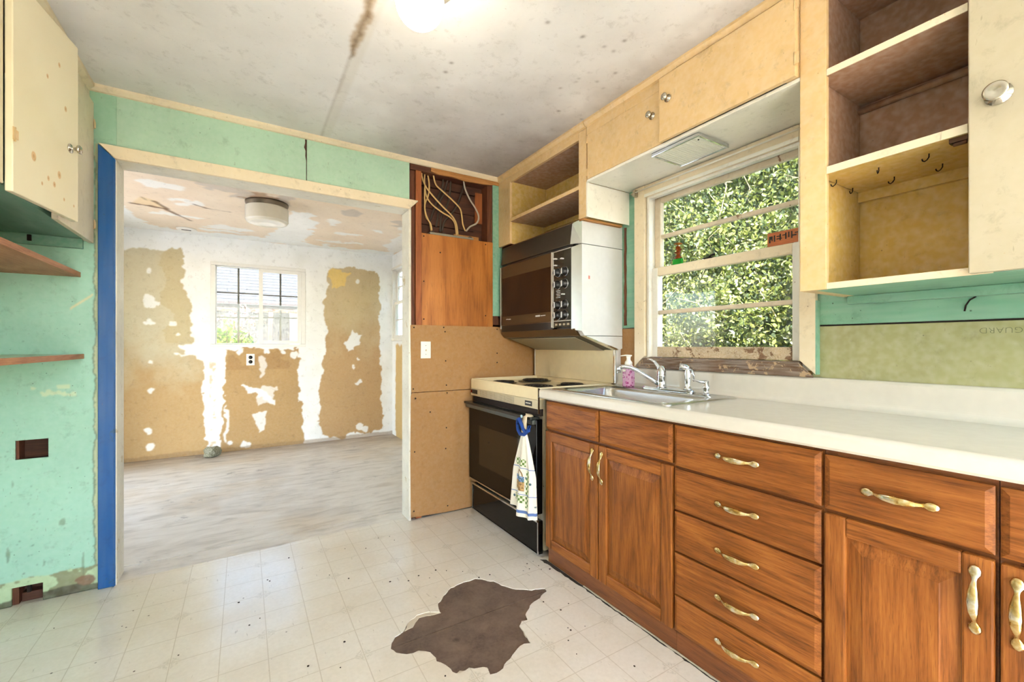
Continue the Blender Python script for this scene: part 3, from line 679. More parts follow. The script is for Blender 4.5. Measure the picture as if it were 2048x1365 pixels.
MB().box(W_ + 0.001, W_ + 0.012, 1.737, 2.849, 0.0, 1.280).build('gypsum_board', M['gyp'], wR, 0.002)
rnd = random.Random(21)
MB().prism(ragged([(1.878, 1.30), (1.880, 1.60), (1.879, 1.895)], 0.04, 0.002, False) + ragged([(1.897, 1.895), (1.894, 1.60), (1.897, 1.30)], 0.03, 0.003, False), W_ - 0.005, W_ - 0.0003, 'x').build('dark_gap_strip', M['stud'], wR)  # ragged dark strip drawn along the gap beside the upper oven
MB().box(W_, W_ + 0.012, 0.8665, 1.7365, 0.0, KW[2]).build('gypsum_board', M['gyp'], wR)
MB().box(W_, W_ + 0.012, -2.32, -0.9005, 0.0, 2.44).build('painted_board', M['green'], wR)
MB().box(W_ + 0.0085, W_ + 0.0118, -0.9, 0.866, 1.2562, 1.2618).build('board_joint', M['dark'], wR)
# stamped print on the board (upside down): GUARD
fc = bpy.data.curves.new('stamp', 'FONT'); fc.body = 'GUARD'; fc.size = 0.026; fc.space_character = 1.05; fc.align_x = 'LEFT'; fc.extrude = 0.0002; fc.offset = -0.0006
tmp = bpy.data.objects.new('stamp_tmp', fc); COL.objects.link(tmp)
dg = bpy.context.evaluated_depsgraph_get(); me = bpy.data.meshes.new_from_object(tmp.evaluated_get(dg)); bpy.data.objects.remove(tmp)
me.name = 'stamped_print'; me.materials.clear(); me.materials.append(plain('grey_stamp_ink', S(104, 108, 74), 0.8))
st = bpy.data.objects.new('stamped_print', me); COL.objects.link(st); st.parent = wR
st.matrix_local = Matrix.Translation(Vector((W_ - 0.0002 + 0.001, 0.304 - 0.004, 1.235)) - Vector(wR.location)) @ Matrix(((0, 0, -1, 0), (1, 0, 0, 0), (0, -1, 0, 0), (0, 0, 0, 1)))
MB().tube([(W_ - 0.003, 0.398, 1.335), (W_ - 0.004, 0.412, 1.325), (W_ - 0.004, 0.421, 1.308), (W_ - 0.003, 0.424, 1.290)], 0.0022, 6).build('loose_wire', M['dark'], wR)
wL = setting('wall_left', (-1.06, 0.3, 0), 'left kitchen wall beside the camera, painted off-white', 'wall')
MB().box(-1.12, -1.0, -2.32, 2.97, 0, CEIL).build('wall_core', M['pale'], wL)
wB = setting('wall_rear', (0.4, -2.26, 0), 'wall behind the camera with a wide opening added to let in daylight', 'wall')  # opening behind the camera is invented, lets in sky and sun as fill
MB().box(-1.0, -0.92, -2.32, -2.2, 0, CEIL).build('wall_core', M['pale'], wB)
MB().box(1.90, W_, -2.32, -2.2, 0, CEIL).build('wall_core', M['pale'], wB)
MB().box(-0.92, 1.90, -2.32, -2.2, 2.30, CEIL).build('wall_core', M['pale'], wB)
# ------------------------------------------------------------------ windows
# kitchen double-hung window
def part(name, parent):
    o = bpy.data.objects.new(name, None); o.empty_display_size = 0.03; COL.objects.link(o); o.parent = parent; return o
w1 = setting('window_1', (W_ + 0.03, 1.30, 1.05), 'double-hung kitchen window over the sink with chipped cream sashes', 'window')
MB().prism([(1.797, 1.052), (1.797, 2.098), (1.722, 2.098), (1.722, 1.118)], W_ - 0.024, W_ - 0.001, 'x').build('side_casing', M['cream'], w1, 0.002)
MB().prism([(0.905, 1.118), (0.905, 2.098), (0.845, 2.098), (0.845, 1.062)], W_ - 0.024, W_ - 0.001, 'x').build('side_casing', M['cream'], w1, 0.002)
MB().box(W_ - 0.0235, W_ - 0.001, 0.838, 0.8445, 1.062, 1.36).build('casing_edge', M['green_deep'], w1)
MB().box(W_ - 0.022, W_ - 0.001, 0.906, 1.721, 2.030, 2.098).build('head_casing', M['cream'], w1, 0.002)
MB().box(W_ - 0.026, W_ - 0.022, 0.906, 1.721, 2.030, 2.046).build('head_bead', M['soffit'], w1)
MB().box(W_ - 0.001, W_ + 0.12, 1.712, 1.7345, 1.0755, 2.0595).build('jamb', M['sash_white'], w1)
MB().box(W_ - 0.001, W_ + 0.12, 0.8685, 0.902, 1.0755, 2.0595).build('jamb', M['sash_white'], w1)
MB().box(W_ - 0.001, W_ + 0.12, 0.9025, 1.7115, 2.030, 2.0595).build('head_jamb', M['sash_white'], w1)
MB().box(W_ - 0.010, W_ + 0.016, 1.698, 1.7115, 1.115, 2.0295).build('stop', M['sash_white'], w1)
MB().box(W_ - 0.010, W_ + 0.016, 0.9025, 0.914, 1.115, 2.0295).build('stop', M['sash_white'], w1)
MB().box(W_ - 0.010, W_ + 0.016, 0.9145, 1.6975, 2.016, 2.0295).build('stop', M['sash_white'], w1)
sl = MB().prism([(W_ - 0.030, 1.068), (W_ - 0.030, 1.108), (W_ + 0.02, 1.113), (W_ + 0.12, 1.095), (W_ + 0.12, 1.0755), (W_ + 0.0, 1.0755), (W_ + 0.0, 1.068)], 0.9035, 1.7115, 'y')
sl.build('sill', M['sill'], w1, 0.002)
MB().prism([(1.795, 1.050), (1.722, 1.106), (0.905, 1.106), (0.850, 1.056), (0.850, 1.050)], W_ - 0.0255, W_ - 0.0305, 'x').build('apron', M['sill'], w1, 0.001)
def sash(name, x0, x1, ya, yb, zs, stile, mat_s, rails, rail_mats):
    """one wooden sash: zs = (bottom, glass bottom, glass top, top), a muntin bar across the middle"""
    b, g0, g1, t = zs
    root = part(name, w1)
    MB().box(x0, x1, yb - stile, yb, b, t).build('stile', mat_s, root, 0.003); MB().box(x0, x1, ya, ya + stile, b, t).build('stile', mat_s, root, 0.003)
    MB().box(x0 - 0.002, x1 - 0.001, ya + stile, yb - stile, b, g0).build('bottom_rail', rail_mats[0], root, 0.003)
    MB().box(x0 + 0.001, x1 - 0.001, ya + stile, yb - stile, g1, t).build('top_rail', rail_mats[1], root, 0.003)
    zm = rails
    MB().box(x0 + 0.004, x1 - 0.004, ya + stile, yb - stile, zm - 0.011, zm + 0.011).build('muntin', rail_mats[2], root, 0.004)
    xm = (x0 + x1) / 2
    for z0, z1 in ((g0, zm - 0.011), (zm + 0.011, g1)):
        MB().box(xm - 0.001, xm + 0.001, ya + stile, yb - stile, z0, z1).build('pane', M['glass'], root)
    return root
sash('upper_sash', W_ + 0.052, W_ + 0.084, 0.9035, 1.711, (1.590, 1.628, 2.000, 2.030), 0.040, M['sash'], 1.803, (M['sash'], M['sash'], M['sash']))
sash('lower_sash', W_ + 0.017, W_ + 0.049, 0.9035, 1.711, (1.114, 1.172, 1.573, 1.620), 0.048, M['sash_white'], 1.366, (M['bareframe'], M['cream'], M['sash']))
# far slider window with dark grids
w2 = setting('window_2', (0.16, FARY, 1.16), 'white two-pane slider window with dark grids in the far wall', 'window')
Y0, Y1 = FARY - 0.004, FARY + 0.06
fx0, fx1, fz0, fz1 = FW
e = 0.0005
MB().box(fx0 + e, fx1 - e, Y0, Y1, fz0 + e, fz0 + 0.032).build('frame_sill', M['vinyl_win'], w2, 0.003)
MB().box(fx0 + e, fx1 - e, Y0, Y1, fz1 - 0.036, fz1 - e).build('frame_head', M['vinyl_win'], w2, 0.003)
MB().box(fx0 + e, fx0 + 0.045, Y0, Y1, fz0 + 0.033, fz1 - 0.037).build('frame_side', M['vinyl_win'], w2, 0.003)
MB().box(fx1 - 0.045, fx1 - e, Y0, Y1, fz0 + 0.033, fz1 - 0.037).build('frame_side', M['vinyl_win'], w2, 0.003)
for nm, xa, xb, za, zb, yy, st in (('fixed_sash', -0.265, 0.160, 1.195, 2.060, FARY + 0.040, 0.010), ('sliding_sash', 0.145, 0.584, 1.195, 2.060, FARY + 0.012, 0.040)):
    rt = MB().box(xa, xa + st, yy - 0.010, yy + 0.012, za, zb).box(xb - st, xb, yy - 0.010, yy + 0.012, za, zb).box(xa + st, xb - st, yy - 0.010, yy + 0.012, za, za + st).box(xa + st, xb - st, yy - 0.010, yy + 0.012, zb - st, zb).build(nm, M['vinyl_win'], w2)
    MB().box(xa + st, xb - st, yy - 0.002, yy + 0.002, za + st, zb - st).build('pane', M['glass'], rt)
    xm = (xa + xb) / 2
    MB().box(xm - 0.009, xm + 0.009, yy + 0.003, yy + 0.008, za + st, zb - st).build('grid_bar', M['grid'], rt)
    for q in (0.34, 0.667):
        zq = za + st + (zb - za - 2 * st) * q
        MB().box(xa + st, xb - st, yy + 0.0085, yy + 0.013, zq - 0.007, zq + 0.007).build('grid_bar', M['grid'], rt)
# window in the right wall of the back room
w3 = setting('window_3', (FARX + 0.04, 5.24, 1.235), 'bright sash window at the edge of the doorway, right wall of back room', 'window')
MB().box(FARX - 0.015, FARX + 0.061, RW[0] + e, RW[0] + 0.03, RW[2] + 0.035, RW[3] - 0.031).build('jamb', M['sash_white'], w3)
MB().box(FARX - 0.015, FARX + 0.061, RW[1] - 0.03, RW[1] - e, RW[2] + 0.035, RW[3] - 0.031).build('jamb', M['sash_white'], w3)
MB().box(FARX - 0.03, FARX + 0.061, RW[0] + e, RW[1] - e, RW[3] - 0.03, RW[3] - e).build('head', M['sash_white'], w3)
MB().box(FARX - 0.03, FARX + 0.061, RW[0] + e, RW[1] - e, RW[2] + e, RW[2] + 0.034).build('sill', M['sash_white'], w3, 0.004)
for nm, x0, z0, z1 in (('upper_sash', FARX + 0.034, 1.72, 2.159), ('lower_sash', FARX + 0.004, 1.27, 1.745)):
    ya, yb = RW[0] + 0.031, RW[1] - 0.031
    rt = MB().box(x0, x0 + 0.028, ya, ya + 0.04, z0, z1).box(x0, x0 + 0.028, yb - 0.04, yb, z0, z1).box(x0, x0 + 0.028, ya + 0.04, yb - 0.04, z0, z0 + 0.04).box(x0, x0 + 0.028, ya + 0.04, yb - 0.04, z1 - 0.035, z1).build(nm, M['sash_white'], w3)
    MB().box(x0 + 0.005, x0 + 0.023, ya + 0.04, yb - 0.04, (z0 + z1) / 2 - 0.009, (z0 + z1) / 2 + 0.009).build('muntin', M['sash_white'], rt)
    MB().box(x0 + 0.013, x0 + 0.015, ya + 0.04, yb - 0.04, z0 + 0.04, z1 - 0.035).build('pane', M['glass'], rt)

# ------------------------------------------------------------------ ceiling globe lamp
def emission(name, col, k):
    t = T(name); t.out(col, 0.3); t.put(t.b.inputs['Emission Color'], col); t.put(t.b.inputs['Emission Strength'], k); return t.m
def globe_glass():
    # milk glass over a base-up bulb: strongest below the filament, dim toward the metal fitter
    t = T('lit_globe_glass'); c = (1.0, 0.88, 0.71, 1); z = t.xyz(t.rawobj())[2]
    t.out(c, 0.3); t.put(t.b.inputs['Emission Color'], c)
    t.put(t.b.inputs['Emission Strength'], t.thr(z, -0.06, 0.05, LAMP_STRENGTH, LAMP_STRENGTH * 0.10)); return t.m
lamp = thing('ceiling_lamp', (0.506, 1.412, CEIL), 'glowing round globe lamp on the kitchen ceiling', 'lamp')
MB().lathe([(0.135, 0), (0.135, -0.012), (0.10, -0.026), (0.06, -0.034), (0.05, -0.035)], (0.506, 1.412, CEIL - 0.0005), 'z', 28).build('lamp_base', M['white'], lamp)  # out of view, widened to hold lamp light off the ceiling
prof = [(0.046, -0.036)] + [(0.081 * math.sin(a), -0.102 - 0.081 * math.cos(a)) for a in np.linspace(math.pi - 0.62, 0.02, 18)]
g = MB().lathe(prof, (0.506, 1.412, CEIL), 'z', 36); g.build('globe', globe_glass(), lamp, label='lit milk-glass globe')
# drum light in the back room (off)
dl = thing('drum_ceiling_light', (0.165, 4.17, FARZ), 'ribbed white glass drum light on the back room ceiling, unlit', 'ceiling light')
MB().lathe([(0.160, 0), (0.160, -0.014), (0.150, -0.036), (0.150, -0.04)], (0.165, 4.17, FARZ - 0.0005), 'z', 36).build('mounting_pan', plain('tarnished_pan', S(120, 108, 90), 0.4, 0.6), dl)
pr = [(0.150, -0.0405)]
for k in range(12): zz = -0.045 - k * 0.0095; pr += [(0.160, zz), (0.156, zz - 0.005)]
pr += [(0.150, -0.166), (0.12, -0.174), (0.115, -0.170), (0.09, -0.177), (0.085, -0.173), (0.05, -0.179), (0.002, -0.177)]
MB().lathe(pr, (0.165, 4.17, FARZ), 'z', 48).build('glass_drum', plain('ribbed_white_glass', S(232, 224, 204), 0.25), dl)
sd = thing('smoke_detector_base', (-0.50, 5.52, FARZ), 'flat round white detector plate on the back room ceiling by the far wall', 'detector plate')
MB().lathe([(0.085, 0), (0.085, -0.008), (0.06, -0.014), (0.045, -0.014)], (-0.50, 5.52, FARZ - 0.0005), 'z', 24).build('plate', M['white'], sd)
MB().box(-0.54, -0.46, 5.50, 5.512, FARZ - 0.018, FARZ - 0.0145).build('slot', M['dark'], sd)

# ------------------------------------------------------------------ knobs, hinges, handles (shared meshes)
def shared(mb, name, m):
    me, c = mb.mesh(name); me.materials.append(m); return me
def place(name, me, loc, parent, rot=None, **tags):
    o = link(name, me, loc, parent, **tags)
    if rot: o.rotation_euler = rot
    return o
# round cabinet knob, axis -x, built about its base centre
kn = MB().lathe([(0.017, 0), (0.017, -0.003), (0.006, -0.004), (0.006, -0.018), (0.015, -0.024), (0.0165, -0.029), (0.012, -0.033), (0.001, -0.034)], (0, 0, 0), 'x', 20)
KNOB = bpy.data.meshes.new('knob'); KNOB.from_pydata(kn.v, [], kn.f); KNOB.polygons.foreach_set('use_smooth', [True] * len(kn.f)); KNOB.materials.append(M['knobmetal'])
# worn brass bow pull, long axis y, standing off toward -x
hp = [(-.078, .0015, .0012), (-.074, .003, .0055), (-.066, .004, .0080), (-.058, .005, .0075), (-.051, .007, .0042), (-.045, .011, .0032), (-.036, .0175, .0045), (-.022, .0225, .0064), (0, .0245, .0074)]
hp = hp + [(-a, b, c) for a, b, c in hp[-2::-1]]
hb = MB().tube([(-b, a, 0) for a, b, c in hp], [c * 1.42 for a, b, c in hp], 10, [min(c * 0.75, 0.0050) for a, b, c in hp], up=(1, 0, 0.001))
# tube(): r across (z here), r2 along 'up' (x)
PULL = bpy.data.meshes.new('pull'); PULL.from_pydata(hb.v, [], hb.f); PULL.polygons.foreach_set('use_smooth', [True] * len(hb.f)); PULL.materials.append(M['brass'])
for me_ in (KNOB, PULL):
    bm = bmesh.new(); bm.from_mesh(me_); bmesh.ops.recalc_face_normals(bm, faces=bm.faces); bm.to_mesh(me_); bm.free()
hg = MB().box(-0.002, 0, -0.012, -0.002, -0.02, 0.02).box(-0.002, 0, 0.002, 0.012, -0.014, 0.014).tube([(-0.003, 0, -0.022), (-0.003, 0, 0.022)], 0.003, 8)
HINGE = shared(hg, 'hinge', M['cab'])

# ------------------------------------------------------------------ painted wall cabinets on the right
XF = 1.64      # face-frame plane
WB = W_ - 0.0005
def crown(y0, y1, parent):
    MB().prism([(XF, 2.405), (XF - 0.012, 2.41), (XF - 0.024, 2.428), (XF - 0.024, CEIL - 0.0005), (XF, CEIL - 0.0005)], y0, y1, 'y').build('crown_strip', M['cab'], parent)
# open cabinet above the range
ca = thing('wall_cabinet', (1.81, 2.35, 1.905), 'open-fronted cream cabinet with two yellow bays above the range', 'cabinet')
MB().box(XF, XF + 0.02, 2.685, D_ - 0.001, 1.92, 2.405).build('stile', M['cab'], ca, 0.002)
MB().box(XF, XF + 0.02, 1.862, 1.925, 1.905, 2.4045).build('stile', M['cab'], ca, 0.002)
MB().box(XF, XF + 0.02, 1.862, D_ - 0.001, 2.362, CEIL - 0.001).build('top_rail', M['cab'], ca, 0.002) if False else MB().box(XF, XF + 0.02, 1.9255, 2.6845, 2.362, CEIL - 0.001).build('top_rail', M['cab'], ca, 0.002)
crown(1.862, D_ - 0.001, ca)
MB().box(XF + 0.0205, WB, 2.690, 2.700, 1.92, 2.43).build('side_panel', M['in_yellow'], ca)
MB().box(XF + 0.0205, WB, 1.8875, 1.8985, 1.92, 2.43).build('side_panel', M['in_yellow'], ca)
MB().box(WB - 0.012, WB - 0.001, 1.899, 2.6895, 1.92, 2.43).build('back_panel', M['in_yellow'], ca)
MB().box(XF + 0.0205, WB - 0.0125, 1.899, 2.6895, 2.370, 2.385).build('top_panel', M['in_brown'], ca)
sh = MB().box(XF + 0.003, WB - 0.0125, 1.899, 2.6895, 2.078, 2.098).build('shelf', M['in_brown'], ca)
MB().box(XF + 0.0005, XF + 0.003, 1.9255, 2.6845, 2.077, 2.099).build('shelf_edge', M['cab'], sh)
MB().box(WB - 0.030, WB - 0.0125, 1.899, 2.6895, 2.045, 2.0775).build('cleat', M['in_yellow'], ca)
MB().box(XF + 0.0005, WB, 1.858, 1.8615, 1.905, 2.098).build('end_panel', M['soffit'], ca, label='glossy white end panel beside the window')
MB().box(XF - 0.0005, XF + 0.012, 1.852, 1.8575, 1.905, 2.102).build('edge_strip', M['soffit'], ca)
MB().box(XF + 0.004, WB - 0.03, 1.885, 1.925, 1.8955, 1.9045).build('bottom_strip', M['raw_h'], ca)
# bridging cabinet over the window with two doors
cb = thing('wall_cabinet', (1.81, 1.30, 2.10), 'long cream cabinet with two flat doors bridging over the window', 'cabinet')
MB().box(XF, XF + 0.02, 0.757, 1.8575, 2.362, CEIL - 0.001).build('top_rail', M['cab'], cb, 0.002)
crown(0.757, 1.8575, cb)
MB().box(XF + 0.0205, WB, 0.757, 1.8575, 2.1005, 2.112).build('soffit_panel', M['soffit'], cb, label='glossy white underside')
MB().box(XF + 0.0205, WB, 0.757, 1.8575, 2.40, 2.43).build('top_panel', M['in_yellow'], cb)
MB().box(XF + 0.002, XF + 0.020, 0.757, 1.8575, 2.098, 2.112).build('bottom_rail', M['soffit'], cb, 0.002)
dA = MB().box(XF - 0.002, XF + 0.018, 1.344, 1.850, 2.1125, 2.3615).build('door', M['cab'], cb, 0.003)
place('knob', KNOB, (XF - 0.002, 1.395, 2.262), dA)
for zz in (2.335, 2.15): place('hinge', HINGE, (XF - 0.003, 1.853, zz), dA)
MB().box(XF, XF + 0.02, 0.7575, 0.80, 2.1125, 2.3615).build('stile', M['cab'], cb)
dB = MB().box(XF - 0.024, XF - 0.004, 0.7585, 1.338, 2.110, 2.400).build('door', M['cab'], cb, 0.003)
place('knob', KNOB, (XF - 0.024, 1.288, 2.288), dB)
for zz in (2.36, 2.17): place('hinge', HINGE, (XF - 0.0245, 0.761, zz), dB)
MB().prism([(WB, 2.100), (WB, 2.0995 - 0.0), (WB - 0.05, 2.0995)], 0.757, 1.8575, 'y')
# right cabinet: open bays and a flat door
cc = thing('wall_cabinet', (1.81, 0.2, 1.365), 'tall right-hand cream cabinet with open shelves, cup hooks and a flat door', 'cabinet')
MB().box(XF, XF + 0.02, 0.676, 0.756, 1.366, CEIL - 0.001).build('stile', M['cab'], cc, 0.002)
MB().box(XF, XF + 0.02, 0.30, 0.345, 1.40, CEIL - 0.001).build('stile', M['cab'], cc, 0.002)
MB().box(XF, XF + 0.02, -0.35, -0.30, 1.366, CEIL - 0.001).build('stile', M['cab'], cc, 0.002)
MB().box(XF, XF + 0.02, 0.3455, 0.6755, 2.375, CEIL - 0.001).build('top_rail', M['cab'], cc, 0.002)
crown(-0.35, 0.756, cc)
MB().box(XF + 0.0205, WB, 0.715, 0.755, 1.366, 2.43).build('side_panel', M['cab'], cc)
MB().box(XF + 0.0205, WB, 0.700, 0.7145, 1.772, 2.43).build('side_lining', M['in_brown'], cc)
MB().box(XF + 0.0205, WB, 0.700, 0.7145, 1.386, 1.7465).build('side_lining', M['in_yellow'], cc)
MB().box(WB - 0.012, WB - 0.001, -0.33, 0.6995, 1.772, 2.43).build('back_panel', M['in_brown'], cc)
MB().box(WB - 0.012, WB - 0.001, -0.33, 0.6995, 1.3865, 1.7465).build('back_panel', M['in_yellow'], cc)
MB().box(XF + 0.0205, WB - 0.0125, -0.33, 0.6995, 2.40, 2.43).build('top_panel', M['in_brown'], cc)
MB().box(XF + 0.0205, WB - 0.0125, -0.345, -0.331, 1.3865, 2.43).build('side_panel', M['in_yellow'], cc)
for z0, z1, mm in ((2.0735, 2.0935, M['in_brown']), (1.748, 1.7705, M['in_yellow'])):
    s_ = MB().box(XF + 0.004, WB - 0.0125, -0.33, 0.6995, z0, z1).build('shelf', mm, cc)
    MB().box(XF, XF + 0.004, 0.3455, 0.6755, z0 - 0.001, z1 + 0.001).build('shelf_edge', M['cab_pale'], s_, 0.001)
MB().tube([(WB - 0.024, 0.699, 2.052), (WB - 0.024, -0.32, 2.052)], 0.0115, 10).build('cleat', M['in_brown'], cc)
MB().box(WB - 0.030, WB - 0.0125, -0.32, 0.6995, 1.712, 1.7475).build('cleat', M['in_yellow'], cc)
bt = MB().box(XF + 0.004, WB, -0.345, 0.7145, 1.3665, 1.3855).build('bottom_panel', M['green_deep'], cc)
MB().box(XF + 0.006, WB - 0.0125, -0.33, 0.6995, 1.3858, 1.3863).build('lining', M['in_yellow'], bt)
MB().box(XF, XF + 0.004, 0.2995, 0.6755, 1.366, 1.3865).build('bottom_edge', M['cream'], cc, 0.001)
MB().box(WB - 0.028, WB - 0.001, -0.345, 0.735, 1.335, 1.366).build('cleat', M['green_deep'], cc, 0.002)
dC = MB().box(XF - 0.024, XF - 0.002, -0.29, 0.340, 1.368, 2.398).build('door', paint('cream_right_door_paint', S(190, 178, 150), 0.42, 0.04, speck=0.2, speckcol=S(180, 140, 80)), cc, 0.003)
kb = MB().lathe([(0.026, 0), (0.026, -0.003), (0.008, -0.004), (0.008, -0.022), (0.012, -0.026), (0.0225, -0.028), (0.0235, -0.032), (0.018, -0.0335), (0.010, -0.031), (0.001, -0.030)], (0, 0, 0), 'x', 28)
KB2 = bpy.data.meshes.new('knob_dish'); KB2.from_pydata(kb.v, [], kb.f); KB2.polygons.foreach_set('use_smooth', [True] * len(kb.f)); KB2.materials.append(M['knobmetal'])
bm = bmesh.new(); bm.from_mesh(KB2); bmesh.ops.recalc_face_normals(bm, faces=bm.faces); bm.to_mesh(KB2); bm.free()
place('knob', KB2, (XF - 0.024, 0.286, 1.812), dC)
hk = MB().tube([(0, 0, 0), (0, 0, -0.010), (0.0005, 0.004, -0.017), (0.001, 0.0095, -0.021), (0.001, 0.014, -0.018), (0.001, 0.0155, -0.012)], 0.0017, 7)
HK = bpy.data.meshes.new('cup_hook'); HK.from_pydata(hk.v, [], hk.f); HK.polygons.foreach_set('use_smooth', [True] * len(hk.f)); HK.materials.append(M['dark'])
for i, (hx, hy) in enumerate(((1.729, .682), (1.870, .687), (1.725, .564), (1.863, .567), (1.727, .445), (1.858, .447))):
    place('cup_hook', HK, (hx, hy, 1.7480), cc, rot=(0, 0, (0.5, 1.4, 1.7, 0.2, 0.4, 0.3)[i]))
ct = MB().box(1.652, 1.676, 0.348, 0.385, 1.735, 1.7475).lathe([(0.006, 0), (0.006, 0.026)], (1.662, 0.352, 1.732), 'y', 10)
ct.build('door_catch', plain('rusty_catch', S(86, 60, 44), 0.5, 0.6), cc)
# light fixture under the bridging cabinet
lf = thing('soffit_light', (1.78, 1.29, 2.10), 'flat framed lens light fixture under the cabinet above the window', 'light fixture')
MB().box(1.662, 1.692 - 0.02, 1.165, 1.420, 2.082, 2.0995).box(1.875, 1.885, 1.165, 1.420, 2.082, 2.0995).box(1.672, 1.875, 1.165, 1.175, 2.082, 2.0995).box(1.672, 1.875, 1.410, 1.420, 2.082, 2.0995).build('frame', M['chrome'], lf, 0.002)
ln = MB().box(1.673, 1.874, 1.176, 1.409, 2.086, 2.092)
for k in range(16): y = 1.186 + k * 0.0142; ln.box(1.674, 1.873, y, y + 0.006, 2.084, 2.086)
ln.build('lens', plain('prismatic_lens', S(226, 226, 212), 0.25), lf)
MB().box(1.690, 1.695, 1.185, 1.19, 2.078, 2.082).build('screw', M['dark'], lf)
# curtain rod on the head casing
cr = thing('curtain_rod', (1.93, 1.32, 2.07), 'thin white curtain rod on a bracket across the window head', 'curtain rod')
MB().tube([(1.936, 1.775, 2.068), (1.934, 1.3, 2.068), (1.936, 0.89, 2.068)], 0.006, 10, 0.003).build('rod', M['soffit'], cr)
MB().box(1.928, 1.9555, 1.768, 1.784, 2.045, 2.082).tube([(1.93, 1.775, 2.068), (1.93, 1.795, 2.060)], 0.006, 8).build('bracket', plain('old_bracket', S(170, 160, 140), 0.4, 0.7), cr)

# ------------------------------------------------------------------ left cabinet and raw shelves
lc = thing('wall_cabinet', (-0.81, 2.30, 1.68), 'pale cream left-hand wall cabinet with knotty doors, one ajar', 'cabinet')
XL = -0.632
MB().box(-0.998, XL - 0.021, 1.60, D_ - 0.001, 1.688, 1.705).build('bottom_panel', M['green_deep'], lc)
MB().box(-0.998, XL - 0.021, 1.60, D_ - 0.001, 2.40, 2.42).build('top_panel', M['cab_pale'], lc)
MB().box(-0.998, XL - 0.021, 1.58, 1.5995, 1.688, 2.43).build('side_panel', M['cab_pale'], lc)
MB().box(-0.998, -0.99, 1.60, D_ - 0.001, 1.706, 2.399).build('back_panel', M['cab_pale'], lc)
MB().box(XL - 0.0205, XL - 0.0005, 1.58, 1.966, 1.680, 2.438).build('stile', M['cab_pale'], lc, 0.002)
MB().box(XL - 0.0205, XL - 0.0005, 2.815, D_ - 0.001, 1.680, 2.438).build('stile', M['cab_pale'], lc, 0.002)
MB().box(XL - 0.0205, XL - 0.0005, 1.9665, 2.8145, 2.345, 2.438).build('top_rail', M['cab_pale'], lc, 0.002)
MB().prism([(XL, 2.40), (XL + 0.02, 2.42), (XL + 0.02, CEIL - 0.001), (XL, CEIL - 0.001)], 1.58, D_ - 0.027, 'y').build('crown_strip', M['cream'], lc)
MB().box(-0.998, XL - 0.022, D_ - 0.022, D_ - 0.0005, 1.640, 1.6875).build('cleat', M['green_deep'], lc, 0.002)
MB().box(-0.835, -0.822, D_ - 0.030, D_ - 0.0225, 1.655, 1.682).build('catch', M['dark'], lc)
d2 = MB().box(XL, XL + 0.020, 2.352, 2.822, 1.668, 2.343).build('door', M['cab_pale'], lc, 0.003)
KBL = bpy.data.meshes.new('knob_right'); KBL.from_pydata([(-p[0], p[1], p[2]) for p in kn.v], [], kn.f); KBL.polygons.foreach_set('use_smooth', [True] * len(kn.f)); KBL.materials.append(M['knobmetal'])
bm = bmesh.new(); bm.from_mesh(KBL); bmesh.ops.recalc_face_normals(bm, faces=bm.faces); bm.to_mesh(KBL); bm.free()
place('knob', KBL, (XL + 0.020, 2.375, 1.925), d2)
for zz in (2.24, 1.76): place('hinge', HINGE, (XL + 0.0225, 2.82, zz), d2)
# the near door, hinged at its near edge and standing ajar
def knotty():
    t = T('knotty_cream_door'); v = t.rawobj()
    c = S(240, 228, 196); 
    n = t.noise(v, 3, 4); c = t.mix(t.thr(n, 0.4, 0.7, 0, 0.5), c, S(232, 216, 178))
    o = t.xyz(v)
    for ky, kz, r in ((-0.085, -0.19, .014), (-0.005, -0.235, .008), (-0.04, -0.265, .006), (0.06, -0.20, .012), (0.03, -0.245, .009), (0.09, -0.28, .006), (0.06, 0.20, .008), (0.10, 0.06, .009), (-0.01, 0.12, .007), (0.155, -0.285, .005)):
        d = t.math('ADD', t.math('POWER', t.math('DIVIDE', t.math('SUBTRACT', o[1], ky), r), 2.0), t.math('POWER', t.math('DIVIDE', t.math('SUBTRACT', o[2], kz), r * 1.3), 2.0))
        c = t.mix(t.thr(d, 1.0, 0.55, 0, 0.75), c, S(216, 170, 104)); c = t.mix(t.thr(d, 0.2, 0.05, 0, 0.5), c, S(170, 116, 60))
    return t.out(c, 0.42, normal=t.bump(n, 0.1, 0.01))
dw = 0.372
me, c = MB().box(0, 0.020, 0, dw, 1.660, 2.340).mesh('door'); me.materials.append(knotty())
d1_ = link('door', me, (0, 0, 0), lc, 0.003)
ang = math.radians(-9.5)
hingeP = Vector((XL, 1.970, 2.0)); ctr = Vector((0.010, dw / 2, 0)); rot = Matrix.Rotation(ang, 3, 'Z')
d1_.location = hingeP + rot @ ctr - wloc(lc); d1_.rotation_euler = (0, 0, ang); d1_['label'] = 'knotty cream door standing ajar'
o = bpy.data.objects.new('knob', KBL); COL.objects.link(o); o.parent = d1_; o.location = (0.010, dw / 2 - 0.058, -0.075)
o = bpy.data.objects.new('bottom_edge', None) if False else None
for zz in (0.30, -0.16):
    o = bpy.data.objects.new('hinge', HINGE); COL.objects.link(o); o.parent = d1_; o.location = (0.0125, -dw / 2 + 0.004, zz)
